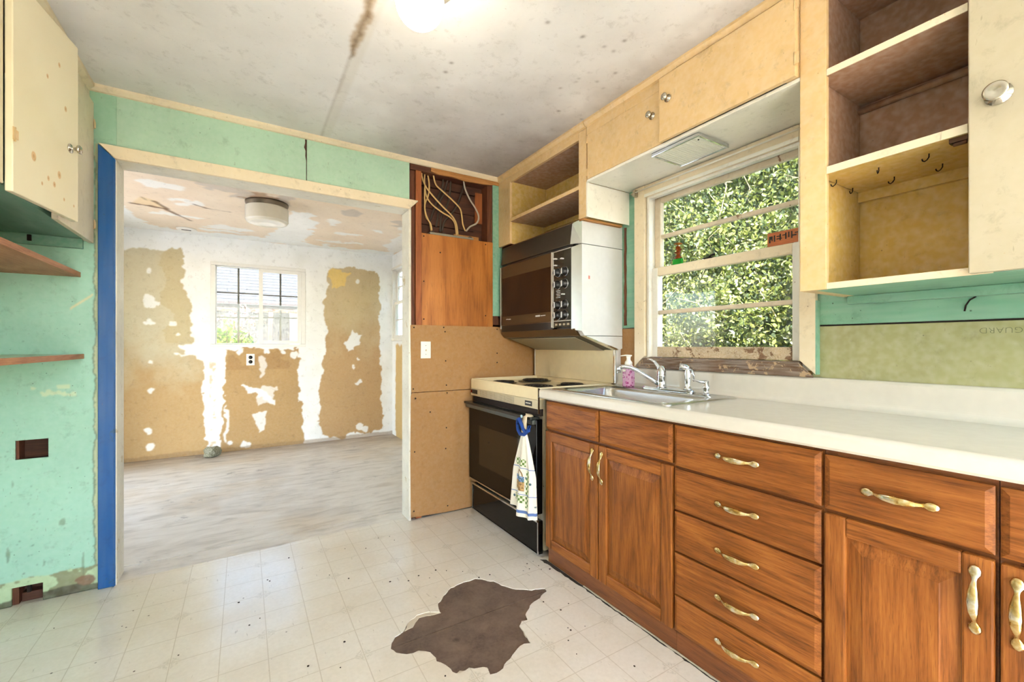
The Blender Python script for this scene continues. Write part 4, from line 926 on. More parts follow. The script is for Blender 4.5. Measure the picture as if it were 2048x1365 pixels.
for z0, x1, lb in ((1.506, -0.664, 'upper raw wood shelf on the left green wall, below the cabinet'), (1.116, -0.652, 'lower raw wood shelf on the left green wall, above the outlet hole')):
    sf = thing('wall_shelf', (-0.83, 2.3, z0), lb, 'shelf', group='raw shelves on the left wall')
    MB().box(-0.999, x1 - 0.004, 1.75, D_ - 0.001, z0, z0 + 0.022).build('board', M['green'] if z0 < 1.3 else M['shelf_edge'], sf)
    MB().box(x1 - 0.004, x1, 1.75, D_ - 0.001, z0 - 0.0005, z0 + 0.0225).build('front_edge', M['shelf_edge'], sf, 0.001)
    MB().box(-0.998, -0.978, 1.8, D_ - 0.002, z0 - 0.04, z0 - 0.001).build('cleat', M['green'], sf)
for (x, z) in ((-0.919, 1.634), (-0.84, 1.592)):
    nl = MB().tube([(x, D_ - 0.0005, z), (x - 0.002, D_ - 0.045, z + 0.003)], 0.0014, 6).lathe([(0.0035, -0.001), (0.0035, 0.001)], (x - 0.002, D_ - 0.045, z + 0.003), 'y', 8)
    nl.build('nail', plain('steel_nail_%d' % int(-x * 1000), S(120, 112, 100), 0.4, 0.8), label='bare nail in green wall, %s' % ('the one nearest the frame edge' if x < -0.9 else 'just above the upper shelf'), cat='nail', group='nails above the shelf')

# ------------------------------------------------------------------ base cabinets
XD = 1.390   # door and drawer fronts
XC = 1.411   # face frame
def front_rings(mb, ya, yb, za, zb, rings):
    """rings: [(inset, depth behind the front plane)...]"""
    loops = []
    for ins, dep in rings:
        x = XD + dep; a, b, c_, d = ya + ins, yb - ins, za + ins, zb - ins
        loops.append([(x, b, c_), (x, a, c_), (x, a, d), (x, b, d)])
    return mb.rings(loops, cap=True, capfirst=True)
def drawer(parent, ya, yb, za, zb, handle=True, name='drawer'):
    mb = front_rings(MB(), ya, yb, za, zb, [(0, 0.020), (0, 0.0075), (0.003, 0.0055), (0.013, 0.0008), (0.0145, 0.0)])
    d = mb.build(name, M['oak_h'], parent)
    if handle: place('handle', PULL, (XD, (ya + yb) / 2, (za + zb) / 2), d)
    return d
def door(parent, ya, yb, za, zb, hy, hz, sw=0.052):
    d = part('door', parent)
    for a, b in ((ya, ya + sw), (yb - sw, yb)): MB().box(XD, XD + 0.020, a, b, za, zb).build('stile', M['oak'], d, 0.005, 2)
    for a, b in ((za, za + sw), (zb - sw, zb)):
        MB().box(XD + 0.0003, XD + 0.020, ya + sw - 0.001, yb - sw + 0.001, a, b).build('rail', M['oak_h'], d, 0.005, 2)
    i = sw - 0.001
    front_rings(MB(), ya + i, yb - i, za + i, zb - i, [(0, 0.018), (0, 0.010), (0.008, 0.0095), (0.036, 0.0020), (0.0385, 0.0005)]).build('panel', M['oak'], d)
    o = place('handle', PULL, (XD, hy, hz), d, rot=(math.radians(90), 0, 0))
    return d
def carcass(t, ya, yb, rails):
    MB().box(XC + 0.021, W_ - 0.03, ya + 0.0005, ya + 0.016, 0.094, 0.888).box(XC + 0.021, W_ - 0.03, yb - 0.016, yb - 0.0005, 0.094, 0.888).box(XC + 0.021, W_ - 0.03, ya + 0.016, yb - 0.016, 0.094, 0.11).box(W_ - 0.036, W_ - 0.03, ya + 0.016, yb - 0.016, 0.11, 0.888).build('body', M['oak'], t)
    MB().box(XC, XC + 0.020, ya + 0.0005, ya + 0.030, 0.086, 0.888).build('frame_stile', M['oak_dark'], t); MB().box(XC, XC + 0.020, yb - 0.030, yb - 0.0005, 0.086, 0.888).build('frame_stile', M['oak_dark'], t)
    for z0, z1 in rails: MB().box(XC + 0.0005, XC + 0.0195, ya + 0.030, yb - 0.030, z0, z1).build('frame_rail', M['oak_dark'], t)
    MB().box(XC + 0.004, XC + 0.020, ya + 0.0005, yb - 0.0005, 0.0005, 0.0855).build('kick_board', M['oak_dark'], t)
R3 = [(0.086, 0.12), (0.695, 0.735), (0.855, 0.888)]
b1 = thing('base_cabinet', (1.68, 1.50, 0), 'oak sink base cabinet with two raised-panel doors beside the range', 'cabinet', group='oak base cabinets')
carcass(b1, 1.087, 1.912, R3 )
MB().box(XC + 0.0002, XC + 0.0198, 1.47, 1.52, 0.121, 0.854).build('frame_mullion', M['oak_dark'], b1)
drawer(b1, 1.500, 1.906, 0.729, 0.877, False, 'false_front'); drawer(b1, 1.091, 1.494, 0.729, 0.877, False, 'false_front')
door(b1, 1.500, 1.906, 0.092, 0.717, 1.532, 0.622); door(b1, 1.091, 1.494, 0.092, 0.717, 1.470, 0.618)
b2 = thing('base_cabinet', (1.68, 0.83, 0), 'oak base cabinet with a stack of five drawers with brass pulls', 'cabinet', group='oak base cabinets')
carcass(b2, 0.583, 1.0865, [(0.086, 0.10), (0.222, 0.242), (0.382, 0.405), (0.542, 0.562), (0.70, 0.735), (0.855, 0.888)])
for z0, z1 in ((0.722, 0.877), (0.557, 0.711), (0.399, 0.548), (0.235, 0.390), (0.096, 0.227)): drawer(b2, 0.588, 1.082, z0, z1)
b3 = thing('base_cabinet', (1.68, 0.41, 0), 'oak base cabinet with one drawer over a raised-panel door, near right', 'cabinet', group='oak base cabinets')
carcass(b3, 0.248, 0.5825, R3)
drawer(b3, 0.252, 0.579, 0.720, 0.872); door(b3, 0.252, 0.579, 0.092, 0.709, 0.281, 0.612)
b4 = thing('base_cabinet', (1.68, -0.28, 0), 'oak base cabinet cut by the right picture edge, one pull showing', 'cabinet', group='oak base cabinets')
carcass(b4, -0.80, 0.2475, R3)
drawer(b4, -0.795, -0.205, 0.720, 0.872); door(b4, -0.795, -0.205, 0.092, 0.709, -0.235, 0.612)
drawer(b4, -0.195, 0.244, 0.720, 0.872); door(b4, -0.195, 0.244, 0.092, 0.709, 0.218, 0.612)
# countertop with rolled front edge, sink cut-out and coved splash
SX0, SX1, SY0, SY1 = 1.435, 1.885, 1.150, 1.875   # cut-out
ct = thing('countertop', (1.68, 0.6, 0.89), 'white laminate countertop with rolled front edge and low backsplash', 'countertop')
zt, zb_ = 0.940, 0.889
fr = [(1.43, zb_), (1.383, zb_), (1.376, zb_ + 0.008)] + [(1.376 + 0.016 * (1 - math.cos(a)), zt - 0.016 + 0.016 * math.sin(a)) for a in np.linspace(0, math.pi / 2, 7)] + [(1.43, zt)]
cov = [(1.895, zb_ + 0.01), (1.895, zt), (1.925, zt)] + [(1.925 + 0.028 * math.sin(a), zt + 0.028 * (1 - math.cos(a))) for a in np.linspace(0.2, math.pi / 2, 7)] + [(1.955, 1.040), (1.960, 1.047), (1.966, 1.050), (W_ - 0.0006, 1.050), (W_ - 0.0006, zb_ + 0.01)]
yA, yB = -0.80, 1.945
tp = MB(); tp.prism(fr, yA, yB, 'y'); tp.prism(cov, yA, 1.925, 'y')
tp.box(1.43, 1.895, yA, SY0, zb_ + 0.01, zt); tp.box(1.43, 1.895, SY1, yB, zb_ + 0.01, zt); tp.box(1.43, SX0, SY0, SY1, zb_ + 0.01, zt); tp.box(SX1, 1.895, SY0, SY1, zb_ + 0.01, zt)
tp.build('top', M['laminate'], ct)
MB().box(1.377, 1.925, 1.9455, 1.9475, zb_ + 0.004, zt - 0.001).build('end_cap', plain('brown_core', S(70, 48, 32), 0.7), ct)
# stainless drop-in sink
sk = thing('sink', (1.66, 1.51, 0.94), 'stainless steel drop-in sink in the white countertop', 'sink')
def rrect(x0, x1, y0, y1, r, z, n=6):
    out = []
    for cx, cy, a0 in ((x1 - r, y1 - r, 0), (x0 + r, y1 - r, 90), (x0 + r, y0 + r, 180), (x1 - r, y0 + r, 270)):
        for k in range(n + 1): a = math.radians(a0 + 90 * k / n); out.append((cx + r * math.cos(a), cy + r * math.sin(a), z))
    return out
mb = MB().rings([rrect(1.412, 1.905, 1.127, 1.895, .03, .9405), rrect(1.412, 1.905, 1.127, 1.895, .03, .944), rrect(1.417, 1.900, 1.132, 1.890, .03, .9465), rrect(1.445, 1.812, 1.180, 1.858, .05, .9455), rrect(1.455, 1.803, 1.190, 1.848, .05, .940), rrect(1.462, 1.797, 1.196, 1.842, .05, .925), rrect(1.475, 1.785, 1.21, 1.828, .055, .80), rrect(1.50, 1.76, 1.24, 1.80, .06, .785), rrect(1.60, 1.66, 1.48, 1.56, .025, .780)], cap=True, smooth=True)
mb.build('basin', M['steel'], sk)
MB().lathe([(0.042, 0.0), (0.042, 0.003), (0.03, 0.003), (0.028, -0.002)], (1.63, 1.52, 0.7825), 'z', 24).build('drain', M['chrome'], sk)

# ------------------------------------------------------------------ faucet, sprayer, pump, soap
fz = 0.9468; FX = 1.858
fa = thing('faucet', (FX, 1.56, fz), 'chrome single-lever kitchen faucet with long spout over the sink', 'faucet')
MB().rings([rrect(FX - .028, FX + .028, 1.325, 1.640, .027, fz), rrect(FX - .028, FX + .028, 1.325, 1.640, .027, fz + .008), rrect(FX - .022, FX + .022, 1.331, 1.634, .021, fz + .013)], capfirst=True).build('base_plate', M['chrome'], fa)
MB().lathe([(0.026, 0.0125), (0.026, 0.018), (0.023, 0.022), (0.0225, 0.066), (0.0245, 0.068), (0.0245, 0.076), (0.023, 0.080), (0.023, 0.090), (0.020, 0.112), (0.012, 0.124), (0.002, 0.127)], (FX, 1.520, fz), 'z', 28).build('body', M['chrome'], fa)
MB().tube([(FX, 1.522, fz + .085), (FX - .006, 1.535, fz + .120), (FX - .010, 1.555, fz + .146), (FX - .014, 1.580, fz + .158), (FX - .016, 1.598, fz + .160)], [.013, .012, .010, .009, .006], 12, [.012, .010, .007, .005, .004]).build('lever', M['chrome'], fa)
sp = [(FX - .014, 1.530, fz + .032), (FX - .05, 1.560, fz + .062), (FX - .09, 1.60, fz + .098), (FX - .115, 1.625, fz + .115), (FX - .140, 1.648, fz + .120), (FX - .156, 1.663, fz + .117)]
MB().tube(sp, [.011, .0105, .0105, .0105, .011, .0115], 14).build('spout', M['chrome'], fa)
MB().lathe([(0.011, 0.014), (0.0125, 0.010), (0.0125, -0.016), (0.009, -0.017)], (FX - .160, 1.667, fz + .104), 'z', 18).build('aerator', M['chrome'], fa)
spr = thing('sink_sprayer', (FX, 1.362, fz), 'chrome pull-out sprayer standing on the faucet base plate', 'sprayer')
MB().lathe([(0.021, 0.0135), (0.021, 0.020), (0.015, 0.028), (0.0135, 0.034), (0.0145, 0.05), (0.0165, 0.09), (0.0165, 0.112), (0.012, 0.12)], (FX, 1.362, fz), 'z', 20).build('body', M['chrome'], spr)
MB().tube([(FX + .012, 1.352, fz + .112), (FX - .008, 1.368, fz + .124), (FX - .03, 1.388, fz + .128)], [.012, .0155, .0165], 16).build('spray_head', M['chrome'], spr)
MB().tube([(FX + .014, 1.350, fz + .112), (FX + .020, 1.343, fz + .085), (FX + .020, 1.344, fz + .055)], [.005, .006, .003], 8).build('trigger', M['chrome'], spr)
pm = thing('soap_pump', (FX, 1.262, fz), 'small chrome lotion pump mounted in the sink rim', 'soap pump')
MB().lathe([(0.022, 0), (0.022, 0.003), (0.013, 0.004), (0.012, 0.018), (0.016, 0.028), (0.0165, 0.040), (0.012, 0.048), (0.012, 0.062), (0.010, 0.064)], (FX, 1.262, fz), 'z', 20).build('body', M['chrome'], pm)
MB().tube([(FX, 1.262, fz + .058), (FX - .02, 1.279, fz + .060), (FX - .048, 1.302, fz + .070)], [.008, .006, .0035], 10).build('nozzle', M['chrome'], pm)
so = thing('soap_dispenser', (1.850, 1.742, fz), 'pink floral foaming soap bottle with white pump by the faucet', 'soap bottle')
sx, sy = 1.850, 1.742
def pinksoap():
    t = T('pink_floral_label'); v = t.rawobj(); d = t.vor(v, 62); e2 = t.vor(v, 62, 'Color')
    c = t.mix(t.thr(d, 0.42, 0.36), S(226, 168, 200), t.mix(t.xyz(e2)[0], S(150, 44, 104), S(206, 98, 160)))
    c = t.mix(t.thr(d, 0.12, 0.09), c, S(240, 214, 224))
    return t.out(c, 0.12, Transmission_Weight=0.15)
oct_ = lambda r, z: [(sx + r * math.cos(a) / math.cos(math.pi / 8) * .96, sy + r * math.sin(a) / math.cos(math.pi / 8) * .96, z) for a in [math.pi / 8 + k * math.pi / 4 for k in range(8)]]
MB().rings([oct_(.031, fz), oct_(.034, fz + .006), oct_(.034, fz + .100), oct_(.031, fz + .108)], capfirst=True).build('bottle', pinksoap(), so, 0.002)
MB().rings([oct_(.031, fz + .1082), oct_(.022, fz + .120)], capfirst=True).build('shoulder', plain('clear_pink_plastic', S(226, 196, 210), 0.1), so)
MB().lathe([(0.021, 0.1205), (0.021, 0.134), (0.019, 0.140), (0.012, 0.148), (0.011, 0.160), (0.013, 0.168), (0.013, 0.172)], (sx, sy, fz), 'z', 20).build('pump_collar', M['white'], so)
MB().tube([(sx + .014, sy - .012, fz + .174), (sx - .01, sy + .010, fz + .176), (sx - .034, sy + .030, fz + .172)], [.012, .011, .006], 10, [.004, .004, .003]).build('pump_spout', M['white'], so)
MB().box(sx - .0335, sx - .0350, sy - .010, sy + .010, fz + .086, fz + .097).build('label_mark', M['white'], so)

M['bright'] = plain('bright_trim', S(214, 208, 192), 0.3, 0.35)
M['cheek'] = plain('polished_trim', S(236, 236, 232), 0.28, 0.9)
# ------------------------------------------------------------------ range with eye-level microwave oven
ra = thing('range_cooker', (1.68, 2.38, 0), 'tall electric range with black oven below and brown microwave oven above', 'range')
RY0, RY1 = 1.966, 2.800
MB().box(1.425, 1.935, RY0, RY1, 0.03, 0.905).build('body', M['range_side'], ra, 0.003)
for yy in (2.0, 2.76):
    for xx in (1.50, 1.88): MB().lathe([(0.018, 0), (0.018, 0.0295)], (xx, yy, 0.0005), 'z', 12).build('foot', M['black'], ra)
dr = MB().box(1.392, 1.424, RY0 + 0.010, RY1 - 0.010, 0.012, 0.198).build('storage_drawer', M['blackglass'], ra, 0.003)
MB().box(1.387, 1.3915, RY0 + 0.006, RY1 - 0.006, 0.010, 0.018).build('trim', M['chrome'], dr)
MB().box(1.380, 1.3915, RY0 + 0.006, RY1 - 0.006, 0.196, 0.206).build('trim', M['chrome'], dr)
MB().box(1.387, 1.3915, RY0 + 0.006, RY0 + 0.014, 0.0185, 0.1955).build('trim', M['chrome'], dr)
MB().box(1.387, 1.3915, RY1 - 0.014, RY1 - 0.006, 0.0185, 0.1955).build('trim', M['chrome'], dr)
od = MB().box(1.378, 1.4215, RY0 + 0.010, RY1 + 0.018, 0.236, 0.766).build('oven_door', M['blackglass'], ra, 0.004)
MB().box(1.3765, 1.3778, 2.14, 2.66, 0.36, 0.63).build('door_window', plain('oven_window_glass', S(34, 26, 18), 0.06), od)
MB().box(1.374, 1.3775, RY0 + 0.010, RY1 + 0.018, 0.232, 0.240).build('trim', M['chrome'], od)
MB().box(1.338, 1.400, RY0 + 0.006, RY1 + 0.022, 0.7665, 0.782).build('handle', plain('handle_black', S(40, 42, 40), 0.25), od, 0.004)
MB().box(1.352, 1.376, RY0 + 0.008, RY1 + 0.020, 0.740, 0.766).build('handle_lip', plain('handle_grey', S(74, 80, 76), 0.3), od, 0.004)
MB().box(1.402, 1.424, RY0 + 0.008, RY1 - 0.004, 0.783, 0.822).build('vent_gap', M['dark'], ra)
cp = MB().box(1.386, 1.424, RY0 + 0.004, RY1 + 0.008, 0.823, 0.874).build('vent_panel', plain('brushed_almond_metal', S(206, 192, 158), 0.35, 0.3), ra, 0.002)
for k in range(6): MB().box(1.3845, 1.3858, 2.22, 2.66, 0.829 + k * 0.0070, 0.8325 + k * 0.0070).build('louvre', M['range_side'], cp)
MB().box(1.384, 1.3858, 2.03, 2.10, 0.834, 0.862).build('badge', M['black'], cp)
for k in range(5): MB().box(1.3832, 1.384, 2.041 + k * 0.0105, 2.048 + k * 0.0105, 0.846, 0.852).build('badge_letter', M['white'], cp)
MB().box(1.384, 1.3858, 2.705, 2.785, 0.838, 0.866).build('badge', M['black'], cp)
MB().box(1.3835, 1.3855, 2.787, 2.802, 0.842, 0.864).build('lamp_lens', plain('red_lens', S(150, 40, 30), 0.2), cp)
# cooktop: shallow tray with rolled rim
mbk = MB().rings([rrect(1.384, 1.950, RY0, RY1 + .008, .012, .8755), rrect(1.384, 1.950, RY0, RY1 + .008, .012, .934), rrect(1.388, 1.950, RY0 + .004, RY1 + .004, .012, .943), rrect(1.398, 1.945, RY0 + .014, RY1 - .006, .012, .944), rrect(1.420, 1.940, RY0 + .035, RY1 - .028, .015, .921), rrect(1.440, 1.930, RY0 + .05, RY1 - .045, .015, .918)], cap=True, capfirst=True)
mbk.build('cooktop', M['enamel'], ra)
MB().box(1.382, 1.392, RY0 - .0035, RY0 - .0003, .800, .942).build('edge_strip', M['chrome'], ra)
for i, (bx, by, br_) in enumerate(((1.525, 2.585, .078), (1.525, 2.180, .100), (1.800, 2.600, .100), (1.800, 2.185, .078))):
    bw = MB().lathe([(br_ + .018, .001), (br_ + .018, .004), (br_ + .008, .0035), (br_ * .8, -.0005)], (bx, by, .9185), 'z', 36).build('burner_bowl', plain('drip_bowl_%d' % i, S(96, 84, 66), 0.25, 0.8), ra)
    cl = []
    for k in range(0, 150):
        a = k * 0.18; r = 0.016 + (br_ - 0.016) * k / 149; cl.append((bx + r * math.cos(a), by + r * math.sin(a), .9290))
    MB().tube(cl, .0058, 6).build('burner_coil', M['coil'], bw)
# tall backguard and side posts
MB().box(1.936, 1.960, RY0 - .02, RY1, .9445, 1.20).build('back_panel', M['enamel'], ra, 0.004)
MB().box(1.940, W_ - .0006, 1.9265, 1.9455, .945, 1.22).build('side_post', M['enamel_w'], ra, 0.002)
MB().box(1.932, 1.9395, 1.930, 1.9455, .945, 1.165).build('post_trim', M['chrome'], ra, 0.002)
MB().box(1.932, 1.9355, RY1 - .012, RY1 - .004, .95, 1.19).build('post_trim', M['enamel_w'], ra, 0.001)
# upper oven
UY0, UY1 = 1.945, 2.800
side = [(1.668, 1.905), (1.972, 1.905), (1.972, 1.150), (1.935, 1.150), (1.690, 1.232), (1.668, 1.262)]
MB().prism(side, UY0 + .0025, UY1, 'y').build('upper_body', plain('dark_oven_shell', S(60, 52, 42), 0.4), ra)
MB().prism([(1.651, 1.905), (1.976, 1.905), (1.976, 1.768), (1.651, 1.768)], UY0 - .035, UY0 + .002, 'y').build('side_cover', M['enamel_w'], ra, 0.002)
MB().prism([(1.651, 1.765), (1.976, 1.765), (1.976, 1.236), (1.672, 1.236), (1.651, 1.262)], UY0 - .035, UY0 + .002, 'y').build('side_cover', M['enamel_w'], ra, 0.002)
MB().prism([(1.680, 1.2335), (1.976, 1.2335), (1.976, 1.16), (1.952, 1.152), (1.930, 1.160)], UY0 - .035, UY0 + .002, 'y').build('side_cover', M['enamel_w'], ra, 0.002)
MB().prism([(1.672, 1.2345), (1.681, 1.2330), (1.931, 1.1595), (1.934, 1.150), (1.925, 1.150)], UY0 - .038, UY0 - .0005, 'y').build('edge_strip', M['chrome'], ra)
MB().prism([(1.695, 1.229), (1.934, 1.149), (1.934, 1.146), (1.695, 1.224)], UY0 + .08, UY1 - .03, 'y').build('underside_panel', plain('grey_underside', S(150, 142, 118), 0.35), ra)
# slanted vent hood strip with chrome cheek
MB().prism([(1.667, 1.900), (1.646, 1.898), (1.630, 1.774), (1.667, 1.774)], UY0 + .045, UY1 - .004, 'y').build('vent_hood', plain('dark_vent_metal', S(92, 82, 72), 0.28, 0.7), ra, 0.002)
MB().prism([(1.646, 1.8985), (1.667, 1.9005), (1.667, 1.906), (1.644, 1.902)], UY0 + .045, UY1 - .004, 'y').build('edge_strip', M['bronze2'], ra)
MB().add([(1.646, UY0 + .0445, 1.898), (1.650, UY0 - .035, 1.905), (1.650, UY0 - .035, 1.769), (1.630, UY0 + .0445, 1.774), (1.666, UY0 + .0445, 1.898), (1.6505, UY0 + .003, 1.905), (1.6505, UY0 + .003, 1.769), (1.666, UY0 + .0445, 1.774)], [(0, 1, 2, 3), (4, 7, 6, 5), (0, 4, 5, 1), (1, 5, 6, 2), (2, 6, 7, 3), (3, 7, 4, 0)]).build('chrome_cheek', M['cheek'], ra)
MB().add([(1.632, UY0 + .0365, 1.755), (1.650, UY0 - .0355, 1.764), (1.650, UY0 - .0355, 1.262), (1.632, UY0 + .0365, 1.275), (1.667, UY0 + .0365, 1.755), (1.6505, UY0 + .003, 1.764), (1.6505, UY0 + .003, 1.262), (1.667, UY0 + .0365, 1.275)], [(0, 1, 2, 3), (4, 7, 6, 5), (0, 4, 5, 1), (1, 5, 6, 2), (2, 6, 7, 3), (3, 7, 4, 0)]).build('chrome_cheek', M['cheek'], ra)
MB().box(1.640, 1.667, UY0 + .03, UY1 - .004, 1.7605, 1.7735).build('vent_gap', M['black'], ra)
# microwave door
md_ = MB().box(1.630, 1.667, 2.172, UY1 - .006, 1.328, 1.758).build('microwave_door', M['bronze'], ra, 0.002)
MB().box(1.6284, 1.6298, 2.178, UY1 - .030, 1.390, 1.672).build('door_glass', M['darkbrown'], md_)
MB().box(1.6285, 1.640, UY1 - .0055, UY1 + .004, 1.300, 1.758).build('edge_strip', M['bright'], md_)
MB().box(1.6285, 1.632, 2.174, UY1 - .006, 1.324, 1.3275).build('edge_strip', M['bronze2'], md_)
MB().box(1.627, 1.640, 2.164, 2.1715, 1.290, 1.758).build('edge_strip', M['bright'], md_)
for ya, yb, zz, h in ((2.655, 2.690, 1.364, .006), (2.692, 2.72, 1.366, .005), (2.295, 2.345, 1.366, .010), (2.235, 2.288, 1.368, .005)):
    MB().box(1.6288, 1.6298, ya, yb, zz, zz + h).build('logo_mark', M['enamel_w'], md_)
MB().box(1.634, 1.667, 2.165, UY1 - .004, 1.278, 1.3235).build('lower_grille', M['black'], ra)
MB().prism([(1.632, 1.2775), (1.668, 1.2775), (1.690, 1.233), (1.660, 1.2365)], UY0 + .010, UY1 - .004, 'y').build('hood_lip', M['bronze2'], ra, 0.001)
# control panel
pn = MB().box(1.632, 1.667, 1.983, 2.152, 1.290, 1.752).build('control_panel', plain('smoked_panel', S(46, 44, 34), 0.15), ra, 0.002)
MB().box(1.6295, 1.634, 2.1525, 2.158, 1.285, 1.755).build('edge_strip', M['bright'], pn)
MB().box(1.6295, 1.6315, 1.985, 2.150, 1.7525, 1.7565).build('edge_strip', M['bright'], pn)
MB().box(1.6300, 1.6318, 1.985, 2.150, 1.326, 1.3295).build('edge_strip', M['bright'], pn)
DIAL = MB().lathe([(0.027, 0), (0.027, -0.006), (0.022, -0.008), (0.020, -0.026), (0.017, -0.029), (0.001, -0.029)], (0, 0, 0), 'x', 24)
DM = bpy.data.meshes.new('dial'); DM.from_pydata(DIAL.v, [], DIAL.f); DM.materials.append(M['black']); DM.polygons.foreach_set('use_smooth', [True] * len(DIAL.f))
for yy, zz in ((2.106, 1.622), (2.036, 1.622), (2.106, 1.548), (2.036, 1.548), (2.106, 1.424), (2.036, 1.424), (2.106, 1.362), (2.036, 1.362)):
    dl_ = place('dial', DM, (1.6318, yy, zz), pn)
    MB().lathe([(0.0285, -.0002), (0.0285, -.0035), (0.0272, -.004)], (1.6318, yy, zz), 'x', 24).build('dial_ring', M['chrome'], dl_)
    MB().box(1.6000, 1.6026, yy - .004, yy + .004, zz - .017, zz + .017).build('dial_pointer', M['enamel_w'], dl_)
for yy, zz in ((2.125, 1.708), (2.125, 1.668), (2.06, 1.70), (2.05, 1.486)):
    MB().box(1.612, 1.6318, yy - .012, yy + .004, zz - .004, zz + .004).build('lever', M['enamel_w'], pn, 0.0015)
for k in range(5): MB().box(1.6312, 1.6318, 2.085, 2.125 - .004 * (k % 2), 1.470 + .010 * k, 1.4735 + .010 * k).build('printed_mark', M['enamel_w'], pn)
for k in range(4): MB().box(1.6312, 1.6318, 2.00 + .038 * k, 2.022 + .038 * k, 1.300, 1.312).build('push_button', M['range_side'], pn)
MB().box(1.70, 1.712, UY0 - .0356, UY0 - .0351, 1.565, 1.585).build('sticker', plain('red_sticker', S(200, 120, 100), 0.5), ra)

# ------------------------------------------------------------------ hanging crochet-top towel
tw = thing('kitchen_towel', (1.35, 2.03, 0.25), 'white printed kitchen towel with blue crochet top on the oven handle', 'towel')
def towelmat():
    t = T('printed_towel'); v = t.pos(); o = t.xyz(v); y, z = o[1], o[2]
    nz = t.noise(v, 300, 2)
    c = t.mix(t.thr(nz, 0.3, 0.7, 0, 0.4), S(240, 232, 214), S(212, 204, 184))
    def band(q, a, b): return t.math('MULTIPLY', t.thr(q, a - .001, a + .001), t.thr(q, b + .001, b - .001))
    chk = t.n('ShaderNodeTexChecker', {'Vector': t.map(v, (0, 1, 1)), 'Scale': 78.0, 'Color1': S(98, 128, 58), 'Color2': S(226, 228, 196)}).outputs[0]
    cen = band(y, 1.965, 2.055)
    for a, b in ((.518, .556), (.322, .362)): c = t.mix(t.math('MULTIPLY', cen, band(z, a, b)), c, chk)
    c = t.mix(t.math('MULTIPLY', band(y, 1.932, 1.960), band(z, .30, .50)), c, chk)
    for a, b in ((.268, .284), (.506, .510), (.366, .370)): c = t.mix(band(z, a, b), c, S(96, 122, 176))
    basket = t.math('MULTIPLY', band(y, 1.968, 2.050), band(z, .386, .436))
    c = t.mix(basket, c, t.ramp(t.noise(v, 120, 3), [(0.35, S(96, 66, 36)), (0.6, S(206, 166, 108))]))
    c = t.mix(t.math('MULTIPLY', band(y, 1.970, 2.050), band(z, .434, .464)), c, t.ramp(t.noise(v, 100, 3), [(0.38, S(60, 110, 60)), (0.5, S(96, 120, 176)), (0.64, S(150, 166, 206))]))
    rr = t.math('SQRT', t.math('ADD', t.math('POWER', t.math('SUBTRACT', y, 2.010), 2.0), t.math('POWER', t.math('MULTIPLY', t.math('SUBTRACT', z, .462), 0.9), 2.0)))
    c = t.mix(t.math('MULTIPLY', band(rr, .026, .033), t.thr(z, .462, .464)), c, S(132, 100, 50))
    fl = t.math('MULTIPLY', t.thr(t.vor(v, 24), .22, .16), band(z, .29, .60)); fl = t.math('MULTIPLY', fl, t.math('SUBTRACT', 1.0, cen))
    c = t.mix(fl, c, S(76, 104, 110))
    return t.out(c, 0.9, normal=t.bump(nz, 0.4, 0.002))
rows = 34; colsN = 84; vs = []; fs = []
for i in range(rows):
    s = i / (rows - 1); zz = 0.690 - s * 0.420
    half = 0.022 + 0.072 * min(1, (s / 0.50) ** 0.85) + 0.018 * s; dep = 0.011 + 0.027 * s
    for k in range(colsN):
        a = 2 * math.pi * k / colsN; fold = 1 + 0.36 * math.sin(a * 7 + 0.6) * min(1, s * 2.0 + 0.15)
        vs.append((1.322 + dep * math.sin(a) * fold - 0.006, 2.000 + half * math.cos(a) * (1 + 0.05 * math.sin(a * 5)) + 0.010 * s, zz - 0.022 * s * (1 if math.cos(a) < 0.2 else -0.6)))
for i in range(rows - 1):
    for k in range(colsN): fs.append((i * colsN + k, i * colsN + (k + 1) % colsN, (i + 1) * colsN + (k + 1) % colsN, (i + 1) * colsN + k))
MB().add(vs, fs, True).build('cloth', towelmat(), tw)
wool = plain('blue_crochet_wool', S(26, 70, 150), 0.9); cream_wool = plain('cream_crochet_wool', S(222, 204, 172), 0.95)
MB().tube([(1.318, 2.008, .690), (1.318, 2.008, .72), (1.322, 2.010, .752), (1.328, 2.012, .784), (1.345, 2.014, .7880), (1.375, 2.016, .7870)], [.022, .024, .022, .022, .020, .018], 10, [.010, .010, .007, .005, .004, .004], up=(1, 0, 0.2)).build('crochet_tab', cream_wool, tw)
pl = [(1.316, 2.07, 0.735), (1.312, 2.062, 0.76), (1.308, 2.042, 0.768), (1.306, 2.02, 0.748), (1.306, 2.0, 0.72), (1.31, 1.976, 0.702), (1.312, 1.955, 0.716), (1.312, 1.945, 0.745), (1.312, 1.955, 0.72), (1.308, 1.99, 0.69), (1.308, 2.03, 0.686), (1.312, 2.06, 0.705), (1.316, 2.07, 0.735)]
MB().tube(pl, .0105, 8).build('crochet_edging', wool, tw)
MB().lathe([(0.009, 0), (0.009, -0.005), (0.002, -0.006)], (1.322, 2.036, .782), 'x', 14).build('button', plain('pale_button', S(170, 200, 210), 0.2), tw)

